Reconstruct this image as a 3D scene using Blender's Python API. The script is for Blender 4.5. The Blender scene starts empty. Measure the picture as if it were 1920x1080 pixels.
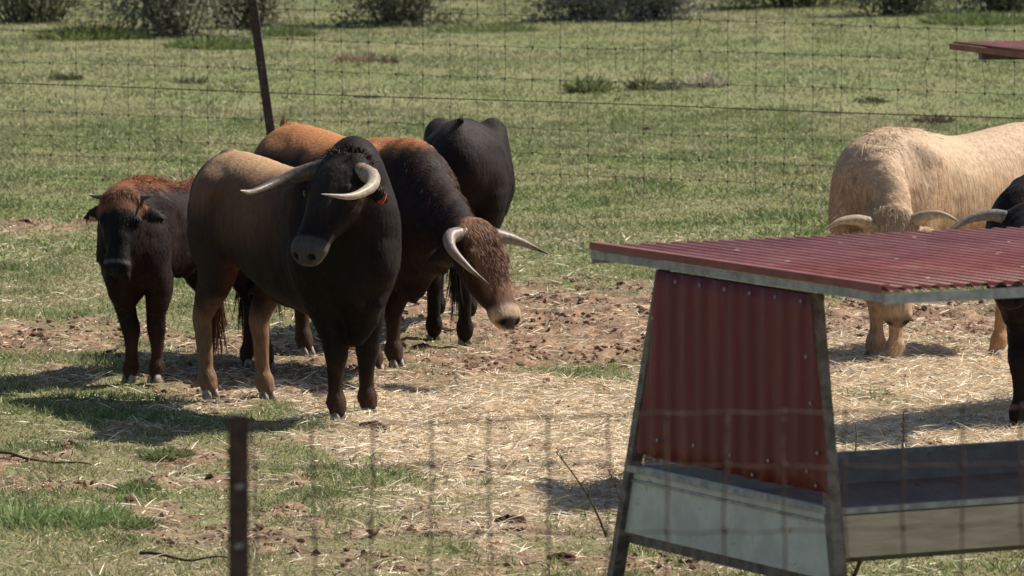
import bpy, math, random
import numpy as np
from mathutils import Vector, Matrix
rng = np.random.default_rng(7); random.seed(7)
SC = bpy.context.scene; COL = SC.collection
# ------------------------------------------------------------------ camera
CAMH, F, PITCH = 3.5, 10560.0, math.atan(930/10560)
cd = bpy.data.cameras.new('camera'); cam = bpy.data.objects.new('camera', cd); COL.objects.link(cam)
cam.location = (0, 0, CAMH); cam.rotation_euler = (math.radians(90)-PITCH, 0, 0)
cd.lens = F/1920*36; cd.sensor_width = 36; cd.clip_start = .5; cd.clip_end = 6000
cd.dof.use_dof = True; cd.dof.focus_distance = 32.0; cd.dof.aperture_fstop = 7.5
SC.camera = cam
# ------------------------------------------------------------------ light
SUN_AZ = math.radians(-65)      # direction the light comes from: right of view and a bit behind the herd
SUN_EL = math.radians(47)
sdir = Vector((math.cos(SUN_EL)*math.cos(math.radians(25)), math.cos(SUN_EL)*math.sin(math.radians(25)), math.sin(SUN_EL)))
w = bpy.data.worlds.new('World'); SC.world = w; w.use_nodes = True
nt = w.node_tree; sky = nt.nodes.new('ShaderNodeTexSky'); sky.sky_type = 'NISHITA'; sky.sun_disc = False
sky.sun_elevation = SUN_EL; sky.sun_rotation = math.atan2(sdir.x, sdir.y)
nt.links.new(sky.outputs[0], nt.nodes['Background'].inputs[0]); nt.nodes['Background'].inputs[1].default_value = .068
sl = bpy.data.lights.new('sun', 'SUN'); sl.energy = 5.0; sl.angle = math.radians(.5); sl.color = (1, .935, .83)
so = bpy.data.objects.new('sun', sl); COL.objects.link(so); so.rotation_euler = sdir.to_track_quat('Z', 'Y').to_euler()
SC.view_settings.view_transform = 'Standard'; SC.view_settings.look = 'None'; SC.view_settings.exposure = .50
# ------------------------------------------------------------------ helpers
cp, sp = math.cos(PITCH), math.sin(PITCH)
def ray(px, py):
    a = (px-960)/F; b = -(py-540)/F
    return np.array([a, cp+b*sp, -sp+b*cp])
def gp(px, py, z=0.):               # pixel -> world point at height z
    r = ray(px, py); t = (z-CAMH)/r[2]; return np.array([r[0]*t, r[1]*t, z])
def dp(px, py, d):                  # pixel -> world point at depth Y = d
    r = ray(px, py); t = d/r[1]; return np.array([r[0]*t, d, CAMH+r[2]*t])
def proj(p):
    x, y, z = p[0], p[1], p[2]-CAMH
    zz = y*cp-z*sp; u = y*sp+z*cp
    return 960+F*x/zz, 540-F*u/zz
def link(o, parent=None):
    COL.objects.link(o)
    if parent is not None: o.parent = parent
    return o
def tag(o, label=None, cat=None, group=None, kind=None):
    if label: o['label'] = label
    if cat: o['category'] = cat
    if group: o['group'] = group
    if kind: o['kind'] = kind
    return o
def empty(name, loc=(0,0,0), rz=0., s=1.):
    o = bpy.data.objects.new(name, None); COL.objects.link(o); o.location = tuple(loc); o.rotation_euler = (0,0,rz); o.scale = (s,s,s)
    o.empty_display_size = .1; return o
def mesh_np(name, V, faces, mat, parent=None, col=None, smooth=True):
    """faces: list of int arrays (n,3) / (n,4); col: per-vertex rgb"""
    me = bpy.data.meshes.new(name)
    if not isinstance(faces, (list, tuple)): faces = [faces]
    faces = [np.asarray(f, dtype=np.int32) for f in faces if len(f)]
    V = np.asarray(V, dtype=np.float32)
    me.vertices.add(len(V)); me.vertices.foreach_set('co', V.ravel())
    loops = np.concatenate([f.ravel() for f in faces]); sizes = np.concatenate([np.full(len(f), f.shape[1]) for f in faces])
    me.loops.add(len(loops)); me.loops.foreach_set('vertex_index', loops)
    me.polygons.add(len(sizes)); me.polygons.foreach_set('loop_start', np.concatenate([[0], np.cumsum(sizes)[:-1]]).astype(np.int32))
    me.polygons.foreach_set('use_smooth', np.full(len(sizes), smooth))
    me.update(calc_edges=True); me.validate()
    if col is not None:
        a = me.color_attributes.new('Col', 'FLOAT_COLOR', 'POINT')
        c = np.ones((len(V), 4), np.float32); c[:, :3] = np.clip(col, 0, 1); a.data.foreach_set('color', c.ravel())
    me.materials.append(mat)
    return link(bpy.data.objects.new(name, me), parent)
class MB:
    """collects simple shapes into one mesh"""
    def __init__(s): s.V = []; s.F = []; s.n = 0
    def add(s, V, Fs):
        s.V.append(np.asarray(V, float).reshape(-1, 3))
        for f in Fs: s.F.append([i+s.n for i in f])
        s.n += len(s.V[-1])
    def bar(s, a, b, w, h, up=(0,0,1), ext=0.):
        a = Vector(a); b = Vector(b); t = (b-a).normalized(); a -= t*ext; b += t*ext
        sd = t.cross(Vector(up)).normalized(); u = sd.cross(t).normalized()
        V = [p+sd*sx*w/2+u*sy*h/2 for p in (a, b) for sx, sy in ((-1,-1),(1,-1),(1,1),(-1,1))]
        s.add(V, [(0,3,2,1),(4,5,6,7),(0,1,5,4),(1,2,6,5),(2,3,7,6),(3,0,4,7)])
    def angle(s, a, b, w, th, up=(0,0,1), flip=1):       # L-section steel
        a = Vector(a); b = Vector(b); t = (b-a).normalized(); sd = t.cross(Vector(up)).normalized()*flip; u = sd.cross(t).normalized()*flip
        prof = [(0,0),(w,0),(w,th),(th,th),(th,w),(0,w)]
        V = [p+sd*x+u*y for p in (a, b) for x, y in prof]
        s.add(V, [tuple(range(5,-1,-1)), tuple(range(6,12))]+[(i,(i+1)%6,(i+1)%6+6,i+6) for i in range(6)])
    def tube(s, pts, r, n=5, cap=True):
        pts = [Vector(p) for p in pts]; m = len(pts)
        rr = r if hasattr(r, '__len__') else [r]*m; V = []
        ref = Vector((.13,.31,.94))
        for i, p in enumerate(pts):
            t = (pts[min(i+1,m-1)]-pts[max(i-1,0)]).normalized()
            a = t.cross(ref)
            if a.length < .05: a = t.cross(Vector((1,0,0)))
            a.normalize(); b = t.cross(a)
            V += [p+(a*math.cos(2*math.pi*k/n)+b*math.sin(2*math.pi*k/n))*rr[i] for k in range(n)]
        Fs = [(i*n+k, i*n+(k+1)%n, (i+1)*n+(k+1)%n, (i+1)*n+k) for i in range(m-1) for k in range(n)]
        if cap: Fs += [tuple(range(n-1,-1,-1)), tuple((m-1)*n+k for k in range(n))]
        s.add(V, Fs)
    def build(s, name, mat, parent=None, smooth=False, bevel=0.):
        me = bpy.data.meshes.new(name); me.from_pydata([tuple(v) for v in np.concatenate(s.V)], [], s.F); me.update()
        if smooth: me.polygons.foreach_set('use_smooth', [True]*len(me.polygons))
        me.materials.append(mat); o = link(bpy.data.objects.new(name, me), parent)
        if bevel:
            b = o.modifiers.new('bevel', 'BEVEL'); b.width = bevel; b.segments = 2; b.limit_method = 'ANGLE'
        return o
# numpy noise
_tab = rng.random((256, 256)).astype(np.float32)
def vnoise(x, y):
    xi = np.floor(x).astype(int); yi = np.floor(y).astype(int); fx = x-xi; fy = y-yi
    fx = fx*fx*(3-2*fx); fy = fy*fy*(3-2*fy)
    g = lambda i, j: _tab[(i+xi) & 255, (j+yi) & 255]
    return (g(0,0)*(1-fx)+g(1,0)*fx)*(1-fy)+(g(0,1)*(1-fx)+g(1,1)*fx)*fy
def fbm(x, y, o=4, sd=0):
    v = 0; a = .5; t = 0
    for k in range(o):
        v = v+a*vnoise(x*2**k+17.3*k+sd*31.7, y*2**k+9.1*k+sd*13.3); t += a; a *= .5
    return v/t
def sstep(a, b, x): t = np.clip((x-a)/(b-a), 0, 1); return t*t*(3-2*t)
# ------------------------------------------------------------------ materials
def new_mat(name, rough=.8, spec=.3):
    m = bpy.data.materials.new(name); m.use_nodes = True; b = m.node_tree.nodes['Principled BSDF']
    b.inputs['Roughness'].default_value = rough; b.inputs['Specular IOR Level'].default_value = spec
    return m, m.node_tree, b
def attr_mat(name, rough=.8, spec=.3, noise=None, amt=.3, bump=0., transl=0., sheen=0., stretch=None):
    m, t, b = new_mat(name, rough, spec); n = t.nodes; L = t.links
    a = n.new('ShaderNodeVertexColor'); a.layer_name = 'Col'; src = a.outputs[0]
    if noise:
        tc = n.new('ShaderNodeTexCoord'); nz = n.new('ShaderNodeTexNoise'); nz.inputs['Scale'].default_value = noise; nz.inputs['Detail'].default_value = 6
        if stretch:
            mp = n.new('ShaderNodeMapping'); mp.inputs['Scale'].default_value = stretch; mp.inputs['Rotation'].default_value = (0, .45, 0); L.new(tc.outputs['Object'], mp.inputs[0]); L.new(mp.outputs[0], nz.inputs['Vector'])
        else: L.new(tc.outputs['Object'], nz.inputs['Vector'])
        mr = n.new('ShaderNodeMapRange'); mr.inputs['From Min'].default_value = .3; mr.inputs['From Max'].default_value = .7
        mr.inputs['To Min'].default_value = 1-amt; mr.inputs['To Max'].default_value = 1+amt; L.new(nz.outputs[0], mr.inputs[0])
        mx = n.new('ShaderNodeVectorMath'); mx.operation = 'SCALE'; L.new(src, mx.inputs[0]); L.new(mr.outputs[0], mx.inputs['Scale']); src = mx.outputs[0]
        if bump:
            bp = n.new('ShaderNodeBump'); bp.inputs['Strength'].default_value = bump; bp.inputs['Distance'].default_value = .02
            L.new(nz.outputs[0], bp.inputs['Height']); L.new(bp.outputs[0], b.inputs['Normal'])
    L.new(src, b.inputs['Base Color'])
    if sheen: b.inputs['Sheen Weight'].default_value = sheen
    if transl:
        tr = n.new('ShaderNodeBsdfTranslucent'); L.new(src, tr.inputs[0]); ms = n.new('ShaderNodeMixShader'); ms.inputs[0].default_value = transl
        L.new(b.outputs[0], ms.inputs[1]); L.new(tr.outputs[0], ms.inputs[2]); L.new(ms.outputs[0], n['Material Output'].inputs[0])
    return m
def noise_mat(name, c1, c2, scale=20, rough=.7, spec=.3, metal=0., bump=.1, stretch=(1,1,1), lo=.4, hi=.62, c3=None):
    m, t, b = new_mat(name, rough, spec); n = t.nodes; L = t.links
    tc = n.new('ShaderNodeTexCoord'); mp = n.new('ShaderNodeMapping'); mp.inputs['Scale'].default_value = stretch; L.new(tc.outputs['Object'], mp.inputs[0])
    nz = n.new('ShaderNodeTexNoise'); nz.inputs['Scale'].default_value = scale; nz.inputs['Detail'].default_value = 7; nz.inputs['Roughness'].default_value = .65
    L.new(mp.outputs[0], nz.inputs['Vector']); r = n.new('ShaderNodeValToRGB'); L.new(nz.outputs[0], r.inputs[0])
    r.color_ramp.elements[0].position = lo; r.color_ramp.elements[0].color = (*c1, 1); r.color_ramp.elements[1].position = hi; r.color_ramp.elements[1].color = (*c2, 1)
    if c3: e = r.color_ramp.elements.new(min(.95, hi+.12)); e.color = (*c3, 1)
    L.new(r.outputs[0], b.inputs['Base Color']); b.inputs['Metallic'].default_value = metal
    if bump:
        bp = n.new('ShaderNodeBump'); bp.inputs['Strength'].default_value = bump; bp.inputs['Distance'].default_value = .01
        L.new(nz.outputs[0], bp.inputs['Height']); L.new(bp.outputs[0], b.inputs['Normal'])
    return m
M_ground = attr_mat('ground_soil', .95, .1, noise=35, amt=.35, bump=.6)
M_grass = attr_mat('grass_blades', .6, .25, transl=.3)
M_straw = attr_mat('straw_strands', .55, .3, transl=.15)
M_clod = attr_mat('clod_soil', .95, .1, noise=60, amt=.4, bump=.7)
M_coat = attr_mat('animal_coat', .72, .14, noise=70, amt=.26, bump=.30, stretch=(.8,.8,.22))
M_hair = attr_mat('animal_hair', .55, .14)
M_horn = attr_mat('horn_keratin', .45, .28, noise=45, amt=.18, bump=.15)
M_hoof = noise_mat('hoof_keratin', (.14,.12,.10), (.36,.31,.26), 30, .5)
M_eye, _, _b = new_mat('eye_gloss', .08, .6); _b.inputs['Base Color'].default_value = (.006,.004,.003,1)
M_tag = noise_mat('ear_tag_plastic', (.50,.22,.08), (.62,.32,.14), 40, .5)
M_tag2 = noise_mat('ear_tag_red', (.45,.07,.03), (.55,.12,.05), 40, .5)
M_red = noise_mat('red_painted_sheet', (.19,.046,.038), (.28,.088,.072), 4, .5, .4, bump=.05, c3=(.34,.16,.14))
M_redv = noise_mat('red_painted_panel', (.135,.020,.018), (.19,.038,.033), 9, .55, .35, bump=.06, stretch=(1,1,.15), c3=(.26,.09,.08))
M_zinc = noise_mat('galvanised_steel', (.22,.23,.23), (.40,.41,.41), 14, .5, .5, metal=.35, bump=.05, c3=(.30,.24,.19))
M_rusty = noise_mat('weathered_steel', (.13,.105,.085), (.25,.225,.20), 18, .7, .3, metal=.2, bump=.2, c3=(.12,.055,.03))
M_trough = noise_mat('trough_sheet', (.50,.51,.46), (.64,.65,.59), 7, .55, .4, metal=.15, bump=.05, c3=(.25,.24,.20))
M_inner = noise_mat('shaded_trough_sheet', (.27,.275,.27), (.37,.37,.35), 9, .6, .3, bump=.05, c3=(.16,.13,.10))  # darker copy of the trough sheet: shade under the roof put into its colour
M_beige = noise_mat('trough_board', (.44,.37,.27), (.56,.48,.37), 9, .8, .2, bump=.1, stretch=(.3,1,3))
M_postn = noise_mat('rusty_post_steel', (.055,.032,.026), (.092,.058,.047), 22, .75, .25, bump=.15)
M_wire = noise_mat('fence_wire', (.035,.028,.022), (.09,.075,.06), 30, .6, .4, metal=.4, bump=0)
M_wiren = noise_mat('rusty_fence_wire', (.055,.036,.028), (.13,.085,.07), 30, .7, .3, metal=.2, bump=0)
M_twig = noise_mat('dry_twig_bark', (.045,.030,.022), (.13,.09,.065), 40, .85, .1, bump=.2)
M_bark = noise_mat('shrub_stem_bark', (.14,.115,.09), (.33,.29,.24), 14, .9, .1, bump=.3)
M_leaf = attr_mat('shrub_leaves', .65, .2, transl=.2)
# ------------------------------------------------------------------ ground masks (world metres)
def blob(X, Y, px, py, rx, ry, hard=.5):
    c = gp(px, py); r = np.sqrt(((X-c[0])/rx)**2+((Y-c[1])/ry)**2); return 1-sstep(hard, 1.25, r)
def masks(X, Y):
    n1 = fbm(X*.9, Y*.5, 4, 1); n2 = fbm(X*3.1, Y*1.6, 4, 2); n3 = fbm(X*9, Y*5, 3, 3)
    s = np.maximum.reduce([blob(X,Y,1020,795,1.7,2.8), blob(X,Y,1350,790,1.6,3.0), .98*blob(X,Y,1720,775,1.7,4.6,.8), blob(X,Y,1520,810,1.6,3.6), blob(X,Y,1300,900,1.7,2.2), .45*blob(X,Y,560,745,1.1,1.2), .4*blob(X,Y,980,960,1.2,2)])
    straw = np.clip(s*1.35-.42+(n2-.5)*1.5+(n3-.5)*.6, 0, 1)*sstep(.05,.3,s)
    d = np.maximum.reduce([blob(X,Y,1000,610,1.9,4.), blob(X,Y,620,690,1.6,3.2), .9*blob(X,Y,120,630,1.0,1.4), .95*blob(X,Y,1650,650,2.4,4.0), .9*blob(X,Y,700,830,.6,.7), .7*blob(X,Y,960,985,.7,.6), .65*blob(X,Y,1100,1060,1.5,.6),
                           .85*blob(X,Y,170,915,.45,.35), blob(X,Y,60,420,.9,1.1)*.7, blob(X,Y,420,1010,.5,.4)*.6, .75*blob(X,Y,1150,830,1.6,3.5)])
    dirt = np.clip(d*1.5-.55+(n1-.5)*1.2+(n2-.5)*1.5, 0, 1)*sstep(.05,.3,d)
    dirt = np.maximum(dirt, sstep(.57,.66,n2)*.75*(Y < 37)*sstep(.4,.5,fbm(X*.5,Y*.4,2,9)))
    return straw, dirt, n1, n2, n3
def height(X, Y):
    near = 1-sstep(50, 70, Y)
    h = (fbm(X*.8, Y*.8, 3, 5)-.5)*.07 + (fbm(X*.12, Y*.12, 2, 6)-.5)*.25*sstep(45, 70, Y)
    st, d, n1, n2, n3 = masks(X, Y)
    h = h+near*(d*((sstep(.5,.75,fbm(X*6,Y*6,3,7)))*.04+(fbm(X*18,Y*18,2,8)-.5)*.04)+(fbm(X*5,Y*5,3,10)-.5)*.03)
    return h
# ground sheet
rows = np.concatenate([np.linspace(-60,3,8,endpoint=False), np.linspace(3,23,50,endpoint=False), np.linspace(23,48,760,endpoint=False), np.linspace(48,110,300,endpoint=False), np.geomspace(110,4000,40)])
u = np.linspace(-1,1,400); u = .45*u+.55*u**5
UX, YY = np.meshgrid(u, rows); XX = UX*(np.maximum(np.abs(YY),6)*.35+2)
ZZ = height(XX, YY)
st, di, n1, n2, n3 = masks(XX, YY)
def lerp(a, b, t): return a*(1-t[..., None])+b*t[..., None]
c_green = lerp(np.array([.165,.185,.075]), np.array([.205,.20,.095]), sstep(.35,.65,n1))
nearc = 1-sstep(38,52,YY); c_green = lerp(c_green, np.array([.21,.165,.10]), nearc*(.28+.4*sstep(.4,.6,n3)))
c_green = lerp(c_green, np.array([.14,.16,.07]), sstep(.55,.7,n2)*.6)
c_dirt = lerp(np.array([.30,.195,.13]), np.array([.20,.125,.083]), sstep(.4,.65,n3))
c_straw = lerp(np.array([.56,.45,.32]), np.array([.43,.33,.225]), sstep(.4,.6,n3))
gc = lerp(lerp(c_green, c_dirt, np.clip(di*1.2,0,1)), c_straw, np.clip(st*1.1,0,1))
nr, nc = XX.shape; idx = np.arange(nr*nc).reshape(nr, nc)
Fq = np.stack([idx[:-1,:-1], idx[:-1,1:], idx[1:,1:], idx[1:,:-1]], -1).reshape(-1,4)
g = mesh_np('ground', np.stack([XX,YY,ZZ],-1).reshape(-1,3), Fq, M_ground, None, gc.reshape(-1,3)); tag(g, kind='structure')
# ------------------------------------------------------------------ blades, strands
def strips(P, D, L, W, bend, roll=None, seg=2):
    """tapered strips: base P, unit direction D, length L, width W, droop -> V, faces(list), verts per strip"""
    n = len(P); S = np.cross(D, rng.normal(size=(n,3))); S /= np.linalg.norm(S, axis=1, keepdims=True)+1e-9
    if roll is not None: S = roll
    V = np.zeros((n, 2*seg+1, 3))
    for k in range(seg):
        t = k/seg; c = P+D*(L*t)[:,None]; c = c.copy(); c[:,2] -= bend*L*t*t
        ww = (W*(1-.35*t)/2)[:,None]; V[:,2*k] = c-S*ww; V[:,2*k+1] = c+S*ww
    c = P+D*L[:,None]; c = c.copy(); c[:,2] -= bend*L; V[:,2*seg] = c
    b = (np.arange(n)*(2*seg+1))[:,None]
    quads = [b+np.array([[2*k,2*k+1,2*k+3,2*k+2]]) for k in range(seg-1)]
    tri = b+np.array([[2*seg-2,2*seg-1,2*seg]])
    return V.reshape(-1,3), ([np.concatenate(quads)] if quads else [])+[tri], 2*seg+1
def rand_ground(n, y0, y1, k=.115):
    # density uniform per unit area inside the wedge the lens sees, with a margin
    Y = np.sqrt(rng.random(n)*(y1**2-y0**2)+y0**2); X = (rng.random(n)*2-1)*Y*k; return X, Y
def grass(name, n, y0, y1, L0, W0, label, dens_fn=None, keep=1.):
    X, Y = rand_ground(n, y0, y1); st, d, n1, n2, n3 = masks(X, Y)
    tuft = fbm(X*2.2, Y*2.2, 3, 12); t2 = fbm(X*7, Y*5, 2, 13)
    dens = np.clip((1-st*.93)*(1-d*.88)*(.62+.9*sstep(.35,.65,t2)), 0.02, 1.2)*keep
    k = rng.random(n) < dens; X, Y, tuft, n1, n2, t2, st, d = (a[k] for a in (X,Y,tuft,n1,n2,t2,st,d)); n = len(X)
    Z = height(X, Y)-.004
    lean = rng.normal(size=(n,2))*.75; D = np.stack([lean[:,0], lean[:,1], np.ones(n)],-1); D /= np.linalg.norm(D,axis=1,keepdims=True)
    L = L0*(.45+1.1*sstep(.45,.72,tuft)+.5*rng.random(n)); L = L*np.where(d>.3,.6,1)
    W = W0*(.6+.8*rng.random(n))
    V, Fs, m = strips(np.stack([X,Y,Z],-1), D, L, W, .25)
    r = rng.random(n)[:,None]; warm = sstep(.4,.65,n1)[:,None]
    ca = np.array([.20,.25,.085])*(1-warm)+np.array([.27,.28,.12])*warm
    lush = sstep(.58,.72,tuft)[:,None]; ca = ca*(1-lush*.6)+np.array([.13,.205,.07])*lush*.6
    dry = (rng.random(n)[:,None] < .16+.20*warm+.25*d[:,None]); c = np.where(dry, np.array([.44,.38,.24]), ca)*(.45+1.15*r)
    far = sstep(40,70,Y)[:,None]; g2 = c.mean(1,keepdims=True); c = c*(1-.35*far)+c.mean(0)[None]*.35*far; c = c*(1-.22*far)+(g2*np.array([1.12,1.08,.82]))*.22*far
    o = mesh_np(name, V, Fs, M_grass, None, np.repeat(c, m, 0), smooth=False); return tag(o, label, 'grass', kind='stuff')
grass('grass', 330000, 23.5, 42, .050, .0055, 'short green pasture grass with bare patches around the herd')
grass('grass', 260000, 42, 62, .058, .010, 'green meadow grass along the rear wire fence')
grass('grass', 420000, 62, 125, .060, .013, 'distant olive meadow grass below the far shrubs')
def straw(n):
    X, Y = rand_ground(n, 23.5, 45); st, d, n1, n2, n3 = masks(X, Y)
    k = rng.random(n) < np.clip(st*.97+.12*d+.07*sstep(.35,.6,n2)+.035, 0, 1); X, Y, st = X[k], Y[k], st[k]; n = len(X)
    Z = height(X, Y)+.003+rng.random(n)*.028*st
    a = rng.random(n)*2*math.pi; D = np.stack([np.cos(a), np.sin(a), rng.normal(size=n)*.22+.03],-1); D /= np.linalg.norm(D,axis=1,keepdims=True)
    L = .05+.13*rng.random(n)**1.5; W = .0028+.0035*rng.random(n)
    V, Fs, m = strips(np.stack([X,Y,Z],-1), D, L, W, .1)
    c = np.array([.86,.74,.56])*(.55+.75*rng.random(n))[:,None]; c = np.where(rng.random(n)[:,None]<.2, c*np.array([.75,.62,.5]), c)
    return tag(mesh_np('straw', V, Fs, M_straw, None, np.repeat(c,m,0), smooth=False), 'pale dry straw scattered between the cattle and the red feeder', 'straw', kind='stuff')
straw(560000)
def clods(n):
    X, Y = rand_ground(n, 23.5, 42); st, d, n1, n2, n3 = masks(X, Y)
    k = rng.random(n) < .7*d*sstep(.42,.62,fbm(X*2.5,Y*2.0,3,15))*(1-.6*st); X, Y = X[k], Y[k]; n = len(X)
    ico = []; t = (1+5**.5)/2
    ico = np.array([(-1,t,0),(1,t,0),(-1,-t,0),(1,-t,0),(0,-1,t),(0,1,t),(0,-1,-t),(0,1,-t),(t,0,-1),(t,0,1),(-t,0,-1),(-t,0,1)])/1.9
    fi = np.array([(0,11,5),(0,5,1),(0,1,7),(0,7,10),(0,10,11),(1,5,9),(5,11,4),(11,10,2),(10,7,6),(7,1,8),(3,9,4),(3,4,2),(3,2,6),(3,6,8),(3,8,9),(4,9,5),(2,4,11),(6,2,10),(8,6,7),(9,8,1)])
    R = .006+.018*rng.random(n)**2.5
    V = ico[None]*R[:,None,None]*(1+.35*rng.normal(size=(n,12,1)))*np.array([1.2,1.2,.75]); V += np.stack([X,Y,height(X,Y)+R*.3],-1)[:,None]
    c = np.array([.25,.155,.105])*(.6+.6*rng.random(n))[:,None]
    o = mesh_np('soil_clods', V.reshape(-1,3), (np.arange(n)*12)[:,None,None]+fi[None] if False else ((np.arange(n)*12)[:,None,None]+fi[None]).reshape(-1,3), M_clod, None, np.repeat(c,12,0), smooth=False)
    tag(o, 'loose brown soil clods trodden up around the herd', 'soil', kind='stuff')
clods(60000)
# ------------------------------------------------------------------ SDF animals
def catmull(pts, m):
    P = np.array(pts, float); n = len(P); Q = np.vstack([2*P[0]-P[1], P, 2*P[-1]-P[-2]]); out = []
    for i in range(n-1):
        p0,p1,p2,p3 = Q[i:i+4]
        for k in range(m):
            t = k/m; out.append(.5*((2*p1)+(-p0+p2)*t+(2*p0-5*p1+4*p2-p3)*t*t+(-p0+3*p1-3*p2+p3)*t**3))
    out.append(P[-1]); return np.array(out)
def nrm(v): v = np.asarray(v, float); return v/(np.linalg.norm(v)+1e-12)
class Field:
    def __init__(s, lo, hi, res):
        s.lo = np.array(lo, float); s.res = res; s.n = np.ceil((np.array(hi)-s.lo)/res).astype(int)+1
        s.f = np.full(tuple(s.n), 1.0, np.float32)
    def sub(s, lo, hi):
        a = np.clip(np.floor((lo-s.lo)/s.res).astype(int), 0, s.n-1); b = np.clip(np.ceil((hi-s.lo)/s.res).astype(int)+1, 1, s.n)
        ax = [s.lo[k]+s.res*np.arange(a[k], b[k]) for k in range(3)]
        G = np.stack(np.meshgrid(*ax, indexing='ij'), -1).astype(np.float32); return tuple(slice(a[k], b[k]) for k in range(3)), G
    def chain(s, pts, up, k=.04, m=4, carve=False):
        """pts rows: x,y,z,w(side),h(up); up: hint vector. elliptical tapered tube"""
        C = catmull(pts, m) if len(pts) > 1 and m > 1 else np.array(pts, float)
        C[:,3:] = np.maximum(C[:,3:], .004)
        rad = C[:,3:].max(1)[:,None]; pad = .10+k
        sl, G = s.sub((C[:,:3]-rad).min(0)-pad, (C[:,:3]+rad).max(0)+pad)
        best = np.full(G.shape[:3], 9., np.float32)
        for i in range(len(C)-1):
            a, b = C[i], C[i+1]; ab = b[:3]-a[:3]; L2 = ab@ab
            if L2 < 1e-10: continue
            T = nrm(ab); sd = nrm(np.cross(up, T)); un = np.cross(T, sd)
            d = G-a[:3].astype(np.float32); t = np.clip(d@(ab/L2).astype(np.float32), 0, 1)
            ww = a[3]+(b[3]-a[3])*t; hh = a[4]+(b[4]-a[4])*t
            d = d-t[...,None]*ab.astype(np.float32)
            x = d@sd.astype(np.float32); y = d@un.astype(np.float32); z = d@T.astype(np.float32)
            mn = np.minimum(ww, hh)
            best = np.minimum(best, (np.sqrt((x/ww)**2+(y/hh)**2+(z/mn)**2)-1)*mn)
        f = s.f[sl]
        if carve: s.f[sl] = -s.smin(-f, best, k); return
        s.f[sl] = s.smin(f, best, k)
    @staticmethod
    def smin(a, b, k):
        h = np.clip(.5+.5*(b-a)/k, 0, 1); return (b*(1-h)+a*h-k*h*(1-h)).astype(np.float32)
    def ell(s, c, r, k=.04, carve=False):
        s.chain([(c[0]-1e-3,c[1],c[2],r[1],r[2]), (c[0]+1e-3,c[1],c[2],r[1],r[2])], (0,0,1), k, 1, carve)
    def mesh(s):
        f = s.f; ins = f < 0; n = f.shape
        cnt = np.zeros(tuple(np.array(n)-1), np.float32); acc = np.zeros(cnt.shape+(3,), np.float32)
        def cell(a, dx, dy, dz): return a[dx:n[0]-1+dx, dy:n[1]-1+dy, dz:n[2]-1+dz]
        corners = [(0,0,0),(1,0,0),(0,1,0),(1,1,0),(0,0,1),(1,0,1),(0,1,1),(1,1,1)]
        for i, a in enumerate(corners):
            for ax in range(3):
                if a[ax] == 0:
                    b = list(a); b[ax] = 1; fa = cell(f,*a); fb = cell(f,*b); x = (fa < 0) != (fb < 0)
                    t = np.where(x, fa/(fa-fb+1e-12), 0); cnt += x
                    for q in range(3): acc[...,q] += x*(a[q]+(t if q == ax else 0))
        act = cnt > 0; ids = -np.ones(cnt.shape, np.int64); ids[act] = np.arange(act.sum())
        base = np.argwhere(act); V = (base+acc[act]/cnt[act][:,None])*s.res+s.lo
        quads = []
        for ax in range(3):
            o1, o2 = [(1,2),(2,0),(0,1)][ax]
            a = [slice(1,n[q]-1) for q in range(3)]; a[ax] = slice(0, n[ax]-1); b = list(a); b[ax] = slice(1, n[ax])
            ia, ib = ins[tuple(a)], ins[tuple(b)]; P = np.argwhere(ia != ib); flip = ia[ia != ib]
            off = np.ones(3, int); off[ax] = 0; P = P+off
            e1 = np.zeros(3, int); e1[o1] = 1; e2 = np.zeros(3, int); e2[o2] = 1
            q = np.stack([ids[tuple((P-e1-e2).T)], ids[tuple((P-e2).T)], ids[tuple(P.T)], ids[tuple((P-e1).T)]], -1)
            q[~flip] = q[~flip][:, ::-1]; quads.append(q)
        Q = np.concatenate(quads); Q = Q[(Q >= 0).all(1)]
        return V, Q
def vert_normals(V, Q):
    N = np.zeros_like(V); fn = np.cross(V[Q[:,2]]-V[Q[:,0]], V[Q[:,3]]-V[Q[:,1]])
    for k in range(4): np.add.at(N, Q[:,k], fn)
    return N/(np.linalg.norm(N,axis=1,keepdims=True)+1e-12)
def laplace(V, Q, it=2, lam=.5):
    E = np.concatenate([Q[:,[0,1]],Q[:,[1,2]],Q[:,[2,3]],Q[:,[3,0]]]); deg = np.bincount(E.ravel(), minlength=len(V))[:,None]
    for _ in range(it):
        A = np.zeros_like(V); np.add.at(A, E[:,0], V[E[:,1]]); np.add.at(A, E[:,1], V[E[:,0]]); V = V+(A/deg-V)*lam
    return V
def horn_mesh(pts, r0, parent, ca, cb, cc):
    C = catmull(pts, 7); m = len(C); n = 12; V = []; cols = []
    t0 = None
    for i, p in enumerate(C):
        t = nrm(C[min(i+1,m-1)]-C[max(i-1,0)]); a = np.cross(t, (0.1,.2,1.)) if t0 is None else t0-t*(t0@t); a = nrm(a); t0 = a; b = np.cross(t, a)
        s = i/(m-1); r = r0*(1-s**1.12)**.85*(1+.04*(1-s)*math.sin(i*2.3))*(1+.10*(1-sstep(0,.12,s)))+.0015
        for k in range(n):
            V.append(p+(a*math.cos(2*math.pi*k/n)+b*math.sin(2*math.pi*k/n))*r)
            c = ca*(1-sstep(.0,.25,s))+cb*sstep(0,.25,s); c = c*(1-sstep(.72,.93,s))+cc*sstep(.72,.93,s); c = c*(1-.28*(1-s)*(.5+.5*math.sin(i*2.3))); c = c*(.80+.4*float(_tab[(i*3)&255,(k*5)&255])); cols.append(c)
    Q = [(i*n+k, i*n+(k+1)%n, (i+1)*n+(k+1)%n, (i+1)*n+k) for i in range(m-1) for k in range(n)]
    return mesh_np('horn', np.array(V), np.array(Q), M_horn, parent, np.array(cols))
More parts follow.
